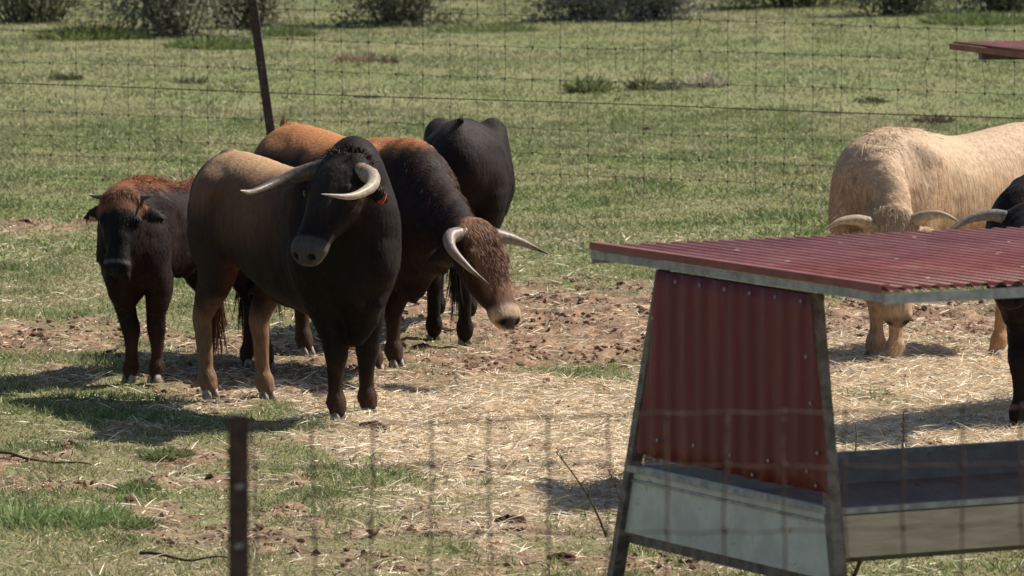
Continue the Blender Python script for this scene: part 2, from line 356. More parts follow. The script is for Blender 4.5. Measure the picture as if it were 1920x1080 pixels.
def fur(name, V, Q, C, N, count, lenf, parent, width=.0035, lift=.15, comb=None, keep=None, cmul=1.0):
    a = np.linalg.norm(np.cross(V[Q[:,2]]-V[Q[:,0]], V[Q[:,3]]-V[Q[:,1]]), axis=1)
    if keep is not None: a = a*keep(V[Q].mean(1))
    i = rng.choice(len(Q), count, p=a/a.sum()); wgt = rng.dirichlet([1,1,1,1], count)
    P = (V[Q[i]]*wgt[...,None]).sum(1); n = (N[Q[i]]*wgt[...,None]).sum(1); n /= np.linalg.norm(n,axis=1,keepdims=True)+1e-9
    c = (C[Q[i]]*wgt[...,None]).sum(1)
    cb = np.array([-.75,0,-.65])[None]+np.zeros_like(P) if comb is None else comb(P)
    sw = np.stack([fbm(P[:,0]*5+3, P[:,2]*5, 2, 21)-.5, fbm(P[:,0]*5, P[:,2]*5+7, 2, 22)-.5, fbm(P[:,0]*4, P[:,2]*4, 2, 23)-.5], -1)
    cb = cb+sw*1.6+rng.normal(size=P.shape)*.16; cb -= n*(cb*n).sum(1,keepdims=True); cb /= np.linalg.norm(cb,axis=1,keepdims=True)+1e-9
    D = cb+n*(lift*(.6+.8*rng.random(count)))[:,None]; D /= np.linalg.norm(D,axis=1,keepdims=True)
    S = np.cross(D, n); S /= np.linalg.norm(S,axis=1,keepdims=True)+1e-9
    L = lenf(P)*(.6+.7*rng.random(count)); W = np.full(count, width)*(.6+.8*rng.random(count))
    VV, Fs, m = strips(P-n*.002, D, L, W, .12, roll=S)
    clump = .45+1.1*fbm(P[:,0]*34+P[:,1]*30+P[:,2]*10, P[:,2]*9-P[:,0]*7, 3, 25)
    c = c*(clump*(.7+.6*rng.random(count)))[:,None]*cmul
    hl = (rng.random(count) < .10*sstep(.5,.62,fbm(P[:,0]*7+P[:,1]*5, P[:,2]*4, 3, 27)))[:,None]; c = np.where(hl, c*2.2+np.array([.018,.012,.009]), c)  # some strands lightened in patches: coat glints put into the hair colour
    return mesh_np(name, VV, Fs, M_hair, parent, np.repeat(c, m, 0))
def hairs(name, P, D, L, W, col, parent, bend=.3, var=.4):
    n = len(P); V, Fs, m = strips(P, D, L, W, bend, seg=3); c = col*(1-var/2+var*rng.random(n))[:,None]
    return mesh_np(name, V, Fs, M_hair, parent, np.repeat(c, m, 0))

def animal(name, label, cat, base, head_dir, feet, poll, face, brow, colf, horn=None, horn_cols=None, scale=1., res=.015, bulk=1., hump=0., neckmid=None,
           furn=45000, furlen=lambda P: np.full(len(P), .018), hscale=1., tail=True, group=None, tailcol=None, tuft=None, ears=(1,1), neckr=1., eartag=None, headw=1., necklen=1., furw=.0035, tailside=0., earback=.3, tuck=0.):
    """base: world xy under the body centre; head_dir: world heading; feet: 4 world ground points (fore L, fore R, hind L, hind R) ; poll: world point; face: poll->muzzle; brow: forehead normal"""
    ang = math.atan2(head_dir[1], head_dir[0]); Rm = np.array([[math.cos(ang),math.sin(ang),0],[-math.sin(ang),math.cos(ang),0],[0,0,1]])
    g0 = float(height(np.array([base[0]]), np.array([base[1]]))[0])
    root = empty(name, (base[0], base[1], 0), ang, scale); tag(root, label, cat, group)
    loc = lambda p: (Rm@(np.array(p, float)-np.array([base[0], base[1], 0])))/scale
    hp = loc(poll); f = nrm(Rm@np.array(face, float)); n = Rm@np.array(brow, float); n = nrm(n-f*(n@f)); sd = np.cross(n, f)    # animal's left
    hs = hscale/scale
    H = lambda u, v, s: hp+(f*u+n*v+sd*s)*hs
    lo = np.array([-1.35,-.75,-.03]); hi = np.array([1.3,.75,1.75])
    lo = np.minimum(lo, np.minimum(hp, H(.6,0,0))-.35); hi = np.maximum(hi, np.maximum(hp, H(.6,0,0))+.35); lo[2] = -.03
    Fd = Field(lo, hi, res)
    up = (0,0,1)
    # trunk: x, z top, z bottom, half width
    T = [(-.99,1.20,1.02,.07),(-.93,1.35,.90,.20),(-.80,1.425,.84,.265),(-.60,1.425,.80,.285),(-.30,1.39,.71+tuck,.32),(0,1.375,.62+tuck,.35),(.28,1.42+hump*.4,.56+tuck,.345),(.52,1.465+hump,.56+tuck,.32),(.72,1.44+hump,.60+tuck,.275),(.90,1.36+hump*.7,.64+tuck*.6,.20),(.98,1.24,.80,.12)]
    Fd.chain([(x,0,(a+b)/2,wd*bulk,(a-b)/2) for x,a,b,wd in T], up, .01, 3)
    # hips, loin, shoulder masses
    for s in (-1,1):
        Fd.ell((-.55,s*.18*bulk,1.20), (.1,.06,.05), .10)
        Fd.ell((-.74,s*.11*bulk,1.10), (.1,.14,.16), .09)
        Fd.chain([(.46,s*.20*bulk,1.24,.10,.19),(.62,s*.235*bulk,.95,.105,.17),(.60,s*.21*bulk,.78,.09,.14)], (1,0,0), .04, 3)
        Fd.chain([(-.62,s*.17*bulk,1.18,.13,.24),(-.68,s*.20*bulk,.98,.13,.23),(-.64,s*.19*bulk,.82,.105,.17)], (1,0,0), .045, 3)
    # neck
    nb = np.array([.66,0,1.08]); nk = hp+(-f*.02-n*.11)*hs
    mid = (nb+nk)/2+np.array([.02,0,.05]) if neckmid is None else nb+(nk-nb)*.5+np.array(neckmid)
    Fd.chain([(*nb,.22*bulk*neckr,.36*neckr),(*(nb*.55+mid*.45),.215*neckr,.325*neckr),(*mid,.18*neckr,.27*neckr),(*(mid*.4+nk*.6),.15*neckr,.21*neckr),(*nk,.125*hs,.15*hs)], (0,0,1) if abs((nk-nb)[2]) < .9 else (1,0,0), .07, 4)
    for s in (-1,1):
        Fd.ell((-.40,s*.40*bulk,1.17), (.08,.085,.10), .07, carve=True)      # flank hollow before the hip
        Fd.ell((.34,s*.42*bulk,1.02), (.08,.05,.30), .06, carve=True)         # groove behind the shoulder
        Fd.ell((.62,s*.26*bulk,.93), (.10,.075,.12), .05)                    # point of the shoulder
    # dewlap and brisket
    Fd.chain([(.58,0,.56+tuck,.05,.08),(.74,0,.55+tuck*.8,.05,.13),(.90,0,.74+tuck*.5,.045,.14),(*(mid+np.array([.04,0,-.24*neckr])),.035,.08)], up, .07, 3)
    Fd.chain([(.66,0,.66+tuck,.12,.08),(.84,0,.68+tuck*.7,.09,.09)], up, .06, 1)
    # head
    hw = headw
    Hs = [(-.045,-.04,.10,.065),(0,-.035,.135,.10),(.07,-.035,.142,.13),(.15,-.045,.138,.145),(.23,-.045,.122,.14),(.31,-.03,.105,.118),(.39,-.015,.092,.090),(.46,-.008,.090,.078),(.52,-.006,.095,.074),(.56,-.012,.075,.055)]
    Fd.chain([(*H(a,b,0),c*hs*hw,d*hs) for a,b,c,d in Hs], n, .05, 2)
    Fd.chain([(*H(-.05,-.02,-.07),.04*hs,.05*hs),(*H(-.055,-.01,.07),.04*hs,.05*hs)], n, .05, 1)      # poll ridge
    Fd.chain([(*H(.12,-.09,-.045),.05*hs,.06*hs),(*H(.40,-.065,-.03),.03*hs,.03*hs)], n, .05, 1)
    Fd.chain([(*H(.12,-.09,.045),.05*hs,.06*hs),(*H(.40,-.065,.03),.03*hs,.03*hs)], n, .05, 1)
    for s in (-1,1):
        Fd.ell(H(.155,.030,s*.112*hw), (.03,.036*hs,.032*hs), .03)            # brow over the eye
        Fd.ell(H(.545,.012,s*.052), (.03,.034*hs,.03*hs), .025)           # nostril wing
        Fd.ell(H(-.005,.0,s*.125), (.03,.045*hs,.045*hs), .03)             # horn base
        Fd.ell(H(.585,.016,s*.050), (.01,.026*hs,.020*hs), .008, carve=True)
        # ear
        e = ears[0 if s > 0 else 1]; el = lambda q: .13+(q-.13)*e
        if e: Fd.chain([(*H(.03,-.05,s*.13),.022,.028),(*H(.05,-.07-earback*.05,s*el(.18)),.045,.020),(*H(.075,-.09-earback*.12,s*el(.24)),.048,.018),(*H(.10,-.10-earback*.15,s*el(.30)),.016,.010)], n, .02, 3)
    # legs
    FT = [loc(p) for p in feet]; knees = []
    for i, p in enumerate(FT):
        s = 1 if i % 2 == 0 else -1; x, y = p[0], p[1]; z0 = p[2]
        if i < 2:
            J = [(.58,s*.20*bulk,.86,.10,.15),(.56*.7+x*.3,s*.19*.6+y*.4,.68,.090,.12),(x*.75+.56*.25-.0,y*.8+s*.18*.2,.49,.068,.076),(x-.022,y,.385,.066,.068),(x-.03,y,.28,.046,.049),(x-.03,y,.17,.043,.045),(x-.022,y,.115,.058,.060),(x+.0,y,.06,.046,.048)]
        else:
            J = [(-.66,s*.19*bulk,.92,.11,.20),(-.60*.75+x*.25+.02,s*.19*.7+y*.3,.76,.10,.16),(-.62*.3+x*.7-.05,s*.19*.3+y*.7,.585,.068,.098),(x-.095,y,.47,.055,.074),(x-.08,y,.39,.050,.060),(x-.06,y,.27,.044,.050),(x-.045,y,.17,.042,.045),(x-.03,y,.115,.057,.060),(x-.0,y,.06,.046,.048)]
        Fd.chain(J, (1,0,0), .035, 3); knees.append(J)
        for q in (-1,1): Fd.ell((x-.072,y+q*.026,.105), (.02,.018,.022), .012)
        m = MB()
        for q in (-1,1):
            rows_ = [(.030,.045,.0),(.034,.055,.012),(.031,.046,.035),(.024,.034,.066)]
            V = []
            for (wy, lx, z) in rows_:
                V += [(x+.012+lx*math.cos(2*math.pi*k/10)*(1.05 if math.cos(2*math.pi*k/10)>0 else .75)-.2*z, y+q*.024+wy*.72*math.sin(2*math.pi*k/10), z) for k in range(10)]
            Fs = [(r*10+k, r*10+(k+1)%10, r*10+10+(k+1)%10, r*10+10+k) for r in range(3) for k in range(10)]+[tuple(range(9,-1,-1)), tuple(range(30,40))]
            m.add(V, Fs)
        m.build('hoof', M_hoof, root, smooth=True)
    # sheath / belly fold
    Fd.chain([(-.42,0,.72+tuck,.05,.05),(-.20,0,.64+tuck,.04,.055),(.0,0,.60+tuck,.03,.03)], up, .05, 2)
    if tail:
        ty = tailside
        Fd.chain([(-.80,0,1.395,.05,.04),(-.93,ty*.2,1.38,.034,.03),(-1.0,ty*.5,1.25,.026,.024),(-1.03,ty*.8,1.0,.022,.02),(-1.02,ty,.75,.019,.019),(-1.01,ty,.6,.016,.016)], (0,1,0), .03, 3)
    V, Q = Fd.mesh(); V = laplace(V, Q, 3, .45); N = vert_normals(V, Q)
    d = (V-hp)/hs; hu, hv, hsd = d@f, d@n, d@sd
    C = colf(V, hu, hv, hsd)
    dust = sstep(.54,.68,fbm(V[:,0]*2.6+base[0], V[:,2]*3.4+V[:,1]*2, 4, 61))*.07+sstep(.62,.7,fbm(V[:,0]*9, V[:,2]*9+V[:,1]*5, 3, 62))*.22*sstep(.8,.3,V[:,2])
    C = C*(1-dust)[:,None]+np.array([.17,.105,.065])*dust[:,None]*np.clip(.35+C.mean(1)*2,0,1)[:,None]
    nost = np.minimum(np.linalg.norm(np.stack([hu-.575, hv-.016, np.abs(hsd)-.050],-1),axis=1), 1); C = C*sstep(.018,.030,nost)[:,None]+np.array([.008,.006,.005])*(1-sstep(.012,.026,nost)[:,None])
    fold = (fbm(V[:,0]*16+V[:,1]*9+V[:,2]*3, V[:,2]*3.2, 3, 34)-.5)*.020*sstep(.25,.6,V[:,0])*sstep(.5,.7,V[:,2])
    V0 = V+N*((fbm(V[:,0]*9+V[:,1]*5, V[:,2]*9, 3, 30)-.5)*.012+fold)[:,None]
    body = mesh_np('body', V0, Q, M_coat, root, C)
    inhead = lambda P: ((P-hp)/hs@f > .44) & (np.linalg.norm(P-H(.5,0,0),axis=1) < .16*hs)
    if furn:
        def comb(P):
            h = (P-hp)/hs; r = np.exp(-((np.linalg.norm(P-H(.2,0,0),axis=1)/.33)**4))[:,None]
            b = np.array([-.75,0,-.6])[None]+np.zeros_like(P); b[:,0] = np.where(P[:,2] < .6, -.1, b[:,0]); return b*(1-r)+(f*.9)[None]*r
        fur('coat_hair', V0, Q, C, N, furn, furlen, root, width=furw, comb=comb, keep=lambda P: np.where(inhead(P), .0, 1)*np.where(P[:,2]<.09, .25, 1))
    # eyes
    for s in (-1,1):
        m = MB(); c = H(.175,.012,s*.128*hw); r = .025*hs; n_ = 8; Vv = []; Ff = []
        for a_ in range(n_+1):
            for b_ in range(12): th = math.pi*a_/n_; ph = 2*math.pi*b_/12; Vv.append(c+r*np.array([math.sin(th)*math.cos(ph), math.sin(th)*math.sin(ph), math.cos(th)]))
        for a_ in range(n_):
            for b_ in range(12): Ff.append((a_*12+b_, (a_+1)*12+b_, (a_+1)*12+(b_+1)%12, a_*12+(b_+1)%12))
        m.add(Vv, Ff); m.build('eye', M_eye, root, smooth=True)
    if horn:
        ca, cb, cc = [np.array(c) for c in horn_cols]; r0 = horn['r']*hs
        for s in (1,-1):
            pts = horn['R'] if (s < 0 and 'R' in horn) else horn['pts']
            q_ = [np.array(c) for c in horn['Rc']] if (s < 0 and 'Rc' in horn) else (ca, cb, cc)
            horn_mesh([H(c_, b_, s*a_) for a_, b_, c_ in pts], r0, root, *q_)
    # tail brush
    if tail:
        k = 260; P = np.array([-1.015, tailside, .66])+rng.normal(size=(k,3))*np.array([.014,.014,.09]); D = np.array([.0,.0,-1.])+rng.normal(size=(k,3))*.10; D /= np.linalg.norm(D,axis=1,keepdims=True)
        hairs('tail_brush', P, D, .22+.22*rng.random(k), np.full(k,.006), np.array(tailcol if tailcol is not None else [.05,.025,.015]), root, bend=0)
    info = dict(root=root, H=H, hs=hs, f=f, n=n, sd=sd, V=V0, Q=Q, N=N, C=C, hp=hp, Fd=None, mid=mid)
    if eartag:
        s, mt = eartag; c = H(.095,-.10-earback*.15,s*.235)+n*.02; m = MB()
        a = sd*.024; b = f*.032; t = n*.0025
        m.add([c+sx*a+sy*b+sz*t for sz in (-1,1) for sx, sy in ((-.75,-1.),(.75,-1.),(1,.3),(.8,1),(-.8,1),(-1,.3))], [tuple(range(5,-1,-1)), tuple(range(6,12))]+[(i,(i+1)%6,(i+1)%6+6,i+6) for i in range(6)])
        m.build('ear_tag', mt, root)
    if tuft:
        for (nm, cen, spread, dirv, k, L, col, wd) in tuft(info):
            P = np.asarray(cen)+rng.normal(size=(k,3))*np.asarray(spread); D = np.asarray(dirv)+rng.normal(size=(k,3))*.35; D /= np.linalg.norm(D,axis=1,keepdims=True)
            hairs(nm, P, D, L*(.5+.8*rng.random(k)), np.full(k,wd), np.array(col), root, bend=.35)
    return info
def mane(info, pts, spread, k, L, colr, name='mane', dirv=(0,0,1), wd=.004, jit=.35, bend=.35, nk=.7):
    """hair along a polyline on the animal (local metres)"""
    C = catmull(pts, 8); i = rng.integers(0, len(C)-1, k); t = rng.random(k)[:,None]
    P = C[i]*(1-t)+C[i+1]*t+rng.normal(size=(k,3))*np.array(spread)*1.0
    # drop on the nearest surface vertex
    V = info['V']; sel = np.where((np.abs(V-P.mean(0)) < 1.3).all(1))[0]
    out = np.empty(k, int)
    for a in range(0, k, 400):
        dd = ((P[a:a+400,None]-V[None,sel])**2).sum(-1); out[a:a+400] = sel[dd.argmin(1)]
    P2 = V[out]; Nn = info['N'][out]
    D = np.array(dirv)+Nn*nk+rng.normal(size=(k,3))*jit; D /= np.linalg.norm(D,axis=1,keepdims=True)
    c = colr if callable(colr) else (lambda p: np.array(colr)[None]+np.zeros_like(p))
    V3, Fs, m = strips(P2, D, L*(.5+.8*rng.random(k)), np.full(k,wd), bend, seg=3); cc = c(P2)*(.84+.32*rng.random(k))[:,None]
    return mesh_np(name, V3, Fs, M_hair, info['root'], np.repeat(cc, m, 0))
def topline(info):
    V = info['V']; b = np.clip(((V[:,0]+1.4)/.04).astype(int), 0, 79); zm = np.full(80, -9.); np.maximum.at(zm, b, V[:,2])
    return lambda p: np.interp(p[:,0], -1.38+.04*np.arange(80), zm)-p[:,2]
def mixc(a, b, t): return np.asarray(a)*(1-t[:,None])+np.asarray(b)*t[:,None]
BLK = np.array([.0095,.0062,.0052])
#@ANIMALS
# --- bull A: black forequarters, tan saddle, head turned to the viewer
def col_a(V, u, v, s):
    x, y, z = V.T; nz = fbm(x*4+y*3, z*4, 3, 41)-.5
    c = mixc(BLK, [.150,.072,.034], sstep(.62,-.10,x+nz*.4)*sstep(.78,1.22,z+nz*.25)*.95)                # brown flank
    c = mixc(c, [.43,.265,.145], sstep(1.25,1.38,z+nz*.14)*sstep(.42,.05,x+nz*.3)*sstep(-.95,-.7,x)*.95)      # tan back
    c = mixc(c, [.024,.014,.010], sstep(-.30,-.52,x+nz*.15)*sstep(1.25,.98,z+nz*.2)*.9); c = mixc(c, [.022,.014,.011], sstep(-.74,-.88,x+nz*.1)*sstep(.6,.8,z)*.9)
    c = mixc(c, [.20,.115,.068], sstep(.60,.42,z+nz*.2)*sstep(-.3,-.45,x)*.95)                           # hind shanks
    c = mixc(c, [.24,.09,.045], np.exp(-(((x+.42)/.13)**2+((z-.74)/.10)**2+(y/.16)**2))*.95)
    c = mixc(c, [.060,.028,.017], sstep(.36,.12,z+nz*.2)*sstep(0,.3,x)*.8)
    hd = np.exp(-((u-.25)/.42)**4)*(np.abs(s) < .4)*(np.abs(v) < .3)
    hd = hd*(np.abs(s) < .22)*(v > -.2)*(u > -.12)*(u < .7)
    c = mixc(c, BLK, hd); c = mixc(c, [.030,.023,.018], hd*sstep(.02,.09,v)*sstep(.5,.3,u)*.8); c = mixc(c, [.040,.022,.014], hd*np.exp(-((np.hypot(u-.175,np.abs(s)-.13)-.04)/.012)**2)*.8)  # paler forehead and nose bridge: sheen put into the coat colour
    c = mixc(c, [.085,.078,.070], hd*sstep(.46,.50,u)*1.); rim = hd*sstep(.535,.56,u)*sstep(-.02,-.045,v); c = mixc(c, [.20,.15,.12], rim)
    rim2 = hd*sstep(.47,.485,u)*sstep(.53,.50,u); c = mixc(c, [.06,.05,.045], rim2)
    return c
fA = [gp(690,782), gp(632,790), gp(503,752), gp(395,748)]   # order fixed below
# heading 29 deg to the right of the line to the camera
hA = nrm([.48,-.87,0]); baseA = (gp(447,750)+gp(664,785))/2
# facing the viewer its left side is on the right of the picture
fA = [gp(692,782), gp(634,792), gp(500,752), gp(393,748)]
dA = gp(664,785)[1]
A = animal('bull', 'large black bull with tan back facing viewer, head turned left, in front of the group', 'bull', baseA, hA, fA,
    poll=dp(642,318,dA-.55), face=(-.33,-.50,-.80), brow=(-.50,-.75,.45), colf=col_a, res=.0135, bulk=.93, hump=.0, neckmid=(.03,0,.10), neckr=1.06, headw=1.2,
    horn=dict(r=.052, Rc=([.05,.038,.03],[.095,.078,.062],[.36,.33,.29]), pts=[(.12,.0,.01),(.23,.02,.05),(.315,.10,.17),(.325,.24,.32),(.27,.41,.42)]), horn_cols=([.24,.165,.115],[.34,.28,.21],[.26,.235,.21]), furlen=lambda P: .014+.012*sstep(.3,.8,P[:,0]), hscale=1.0,
    tailcol=[.09,.04,.02], eartag=(1, M_tag2), ears=(.75,.8), furn=60000)
mane(A, [A['H'](-.06,-.03,-.09), A['H'](-.075,-.02,0), A['H'](-.06,-.03,.09)], (.02,.02,.02), 500, .05, [.05,.028,.018], 'forelock', dirv=(0,0,.6))
# --- bull B: russet back, dark shaggy neck, head lowered to the right
def col_b(V, u, v, s):
    x, y, z = V.T; nz = fbm(x*4+y*3, z*4, 3, 42)-.5
    c = mixc([.019,.011,.009], [.40,.17,.068], sstep(1.22,1.35,z+nz*.15)*sstep(.85,.45,x+nz*.3))
    c = mixc(c, [.30,.12,.048], sstep(1.34,1.42,z+nz*.1)*sstep(.2,.3,x))
    c = mixc(c, [.06,.03,.018], sstep(.4,.15,z)*.8)
    hd = (np.abs(s) < .2)*(v > -.19)*(u > -.13)*(u < .7)*1.
    c = mixc(c, [.020,.011,.009], hd); c = mixc(c, [.27,.135,.075], hd*sstep(-.02,.05,v+nz*.05)*sstep(.52,.3,u)*sstep(.15,.09,np.abs(s)))
    c = mixc(c, [.13,.06,.035], hd*sstep(.0,.06,v)*.7)
    c = mixc(c, [.40,.29,.20], hd*sstep(.47,.52,u+nz*.03)); c = mixc(c, [.05,.035,.03], hd*sstep(.555,.575,u)*sstep(-.03,.0,v))
    return c
hB = nrm([.50,-.87,0]); fB = [gp(742,692), gp(704,702), gp(574,668), gp(500,694)]; baseB = gp(664,684)+np.array([0,.15,0])
B = animal('bull', 'russet backed bull with dark shaggy neck lowering its brown head to the right', 'bull', baseB, hB, fB,
    poll=dp(893,441,gp(0,697)[1]-.95), face=(.32,-.45,-.84), brow=(.62,-.62,.50), colf=col_b, res=.0135, scale=1.0, hump=-.05, neckmid=(.05,0,-.03), neckr=.93, headw=1.12,
    horn=dict(r=.048, R=[(.10,0,0),(.215,.01,.02),(.275,.04,.12),(.25,.09,.27),(.165,.12,.40)], pts=[(.10,0,0),(.20,.02,.02),(.29,.06,.08),(.38,.13,.19)]), horn_cols=([.24,.17,.13],[.245,.20,.165],[.055,.05,.045]), hscale=1.02,
    furlen=lambda P: .016+.03*sstep(.3,.8,P[:,0])*sstep(.7,1.0,P[:,2]), tailcol=[.07,.03,.015], furn=60000)
mane(B, [(.25,0,1.43),(.6,0,1.47),(.8,0,1.43),tuple(B['mid']+np.array([0,0,.27])),tuple(B['H'](-.06,-.05,0))], (.09,.13,.06), 14000, .05, lambda p: mixc([.034,.018,.013],[.30,.12,.05],sstep(.13,.02,topline(B)(p)+(fbm(p[:,0]*6,p[:,1]*6,2,51)-.5)*.08)*(.45+.55*np.abs(np.cos((p[:,0]-.5)*3.2)))), 'mane', dirv=(.1,0,-.75), wd=.0026, nk=.16, jit=.16, bend=.1)
mane(B, [B['H'](-.06,0,0), B['H'](.1,.08,0), B['H'](.3,.07,0)], (.05,.05,.03), 5000, .038, [.22,.12,.075], 'forelock', dirv=tuple(B['f']), nk=.15, jit=.16, bend=.05, wd=.0024)
hairs('sheath_hair', np.array([-.08,0,.58])+rng.normal(size=(250,3))*np.array([.035,.03,.02]), np.array([0,0,-1.])+rng.normal(size=(250,3))*.16, .12+.12*rng.random(250), np.full(250,.006), np.array([.17,.075,.04]), B['root'], 0)
# --- bull C: black, seen from behind
def col_c(V, u, v, s):
    x, y, z = V.T; nz = fbm(x*4+y*3, z*4, 3, 43)-.5
    c = mixc(BLK*1.3, [.035,.026,.024], sstep(1.28,1.42,z+nz*.2)); c = mixc(c, [.36,.34,.32], np.exp(-(((z-.50)/.09)**2))*sstep(.05,.0,np.abs(y)-.13+nz*.1)*sstep(-.5,-.7,x)*.7)
    return c
hC = nrm([.02,1,0]); fC = [gp(820,600), gp(880,602), gp(814,640), gp(872,648)]; baseC = gp(864,644)+hC*.72
Cc = animal('bull', 'black bull seen from behind, standing beyond the russet bull', 'bull', baseC, hC, fC, poll=tuple(baseC+hC*1.35+np.array([0,0,1.0])), face=tuple(hC*.7+np.array([0,0,-.7])), brow=tuple(hC*.7+np.array([0,0,.7])), colf=col_c, res=.016, bulk=.88, hump=-.13, neckr=.72, tuck=.05, scale=1.0,
    horn=dict(r=.035, pts=[(.085,.0,.0),(.19,.02,.0),(.26,.11,.04),(.24,.26,.07)]), horn_cols=([.3,.25,.2],[.45,.4,.33],[.1,.09,.08]), furlen=lambda P: np.full(len(P), .024), tailcol=[.02,.016,.014], furn=35000, tailside=.02)
hairs('tail_head_tuft', np.array([-.93,0,1.41])+rng.normal(size=(60,3))*np.array([.015,.012,.006]), np.array([-.2,0,1.])+rng.normal(size=(60,3))*.16, 0.02+.04*rng.random(60), np.full(60,.005), np.array([.03,.022,.02]), Cc['root'], 0)
hairs('tail_head_tuft', np.array([-.93,0,1.41])+rng.normal(size=(60,3))*np.array([.015,.012,.006]), np.array([-.3,0,1.])+rng.normal(size=(60,3))*.2, 0.02+.04*rng.random(60), np.full(60,.005), np.array([.25,.10,.045]), B['root'], 0)
# --- calf
def col_e(V, u, v, s):
    x, y, z = V.T; nz = fbm(x*4+y*3, z*4, 3, 44)-.5
    c = mixc([.022,.013,.011], [.20,.07,.03], sstep(1.33,1.44,z+nz*.12)); c = mixc(c, [.06,.027,.016], sstep(.45,.2,z)*.7)
    hd = (np.abs(s) < .2)*(v > -.2)*(u > -.14)*(u < .7)*1.
    c = mixc(c, [.011,.009,.009], hd); c = mixc(c, [.15,.065,.035], hd*sstep(.15,.06,u+nz*.06))
    c = mixc(c, [.13,.125,.125], hd*sstep(.49,.51,u)*sstep(.535,.52,u)*.7); c = mixc(c, [.02,.018,.018], hd*sstep(.555,.57,u)); return c
hE = nrm([-.42,-.90,0]); mE = gp(266,716); baseE = mE-hE*.52*.85; bk = mE-hE*1.25*.85
lE = np.array([-hE[1], hE[0], 0])
E = animal('calf', 'small dark brown calf with short horns standing left of the big bull', 'calf', baseE, hE, [gp(291,717), gp(243,718), bk+lE*.14, bk-lE*.14],
    poll=dp(228,378,mE[1]-.42), face=(-.05,-.42,-.90), brow=(-.10,-.92,.38), colf=col_e, res=.0135, scale=.84, bulk=.62, tuck=.13, neckmid=(.04,0,.03), neckr=.74, hscale=.76, headw=1.08,
    horn=dict(r=.030, pts=[(.09,.0,-.02),(.15,.01,-.03),(.21,.03,-.03),(.26,.07,-.035)]), horn_cols=([.10,.08,.07],[.12,.10,.09],[.45,.40,.33]), furlen=lambda P: .035+0*P[:,0], furn=45000, furw=.0045, eartag=(-1, M_tag), tailcol=[.09,.04,.02], earback=.1, ears=(1.08,1.05))
mane(E, [E['H'](-.07,-.03,-.1), E['H'](-.08,-.02,0), E['H'](-.07,-.03,.1)], (.03,.03,.03), 2600, .045, [.20,.09,.05], 'forelock', dirv=tuple(E['f']), wd=.0026, jit=.25, nk=.4)
mane(E, [(-.6,0,1.42),(0,0,1.38),(.4,0,1.45),(.75,0,1.4)], (.05,.10,.02), 5000, .04, lambda p: mixc([.03,.017,.014],[.24,.085,.036],sstep(1.31,1.38,p[:,2])), 'mane', dirv=(-.5,0,-.1), wd=.0028, nk=.4, jit=.25)
# --- cream bull
def col_f(V, u, v, s):
    x, y, z = V.T; nz = fbm(x*4+y*3, z*4, 3, 45)-.5
    c = mixc([.43,.285,.175], [.50,.36,.24], sstep(1.0,1.3,z+nz*.3)); c = mixc(c, [.40,.22,.115], sstep(1.0,.75,z+nz*.2)*sstep(.55,.3,x)*.8)
    hd = (np.abs(s) < .2)*(v > -.2)*(u > -.14)*(u < .7)*1.; c = mixc(c, [.42,.29,.185], hd); c = mixc(c, [.16,.11,.085], hd*sstep(.53,.56,u)); return c
hF = nrm([-.68,-.73,0]); mF = gp(1658,680); baseF = mF-hF*.50+np.array([.09,0,0]); lF = np.array([-hF[1], hF[0], 0])
Fb = animal('bull', 'cream coloured bull grazing behind the roof of the red feeder', 'bull', baseF, hF, [gp(1674,683), gp(1637,674), gp(1868,672), baseF-hF*.80-lF*.19],
    poll=dp(1672,425,mF[1]-.72), face=(.06,-.08,-.99), brow=(-.05,-.98,.12), colf=col_f, res=.0145, bulk=.90, neckmid=(.05,-.02,.08), neckr=.93, hump=-.01, hscale=1.0,
    horn=dict(r=.046, pts=[(.10,.0,-.01),(.20,.03,-.05),(.31,.08,-.05),(.41,.13,.0)]), horn_cols=([.40,.27,.17],[.42,.32,.22],[.36,.29,.22]), furlen=lambda P: .018+.022*sstep(.3,.7,P[:,0]), furn=90000, furw=.003, tailcol=[.4,.28,.17])
mane(Fb, [(.30,0,1.42),(.55,0,1.47),(.75,0,1.45),tuple(Fb['mid']+np.array([0,0,.26]))], (.07,.06,.02), 9000, .06, [.58,.43,.285], 'mane', dirv=(0,0,-.6), nk=.25, jit=.18, bend=.15, wd=.003)
mane(Fb, [Fb['H'](-.06,-.03,-.09), Fb['H'](-.07,-.01,0), Fb['H'](-.06,-.03,.09)], (.03,.03,.02), 3500, .04, [.55,.41,.28], 'forelock', dirv=tuple(Fb['f']), wd=.0026, nk=.3, jit=.25)
# --- black bull at the right edge
def col_d(V, u, v, s):
    return np.tile(BLK*1.1, (len(V),1))
hD = nrm([-.58,-.81,0]); mD = gp(1962,796); baseD = mD-hD*.58; lD = np.array([-hD[1], hD[0], 0])
D_ = animal('bull', 'black bull at the right edge, half hidden by the red feeder', 'bull', baseD, hD, [mD+lD*.17+np.array([.1,0,0]), gp(1908,808), baseD-hD*.75+lD*.18, baseD-hD*.75-lD*.18],
    poll=dp(1932,412,mD[1]-.62), face=(-.25,-.66,-.70), brow=(-.30,-.66,.68), colf=col_d, res=.016, bulk=.95, neckmid=(.0,0,-.04), neckr=.84, hump=-.04,
    horn=dict(r=.040, pts=[(.10,.0,.0),(.20,.04,.0),(.31,.08,.06),(.38,.10,.15),(.41,.09,.24)]), horn_cols=([.14,.11,.09],[.24,.20,.165],[.50,.46,.40]), furlen=lambda P: np.full(len(P), .022), furn=40000)
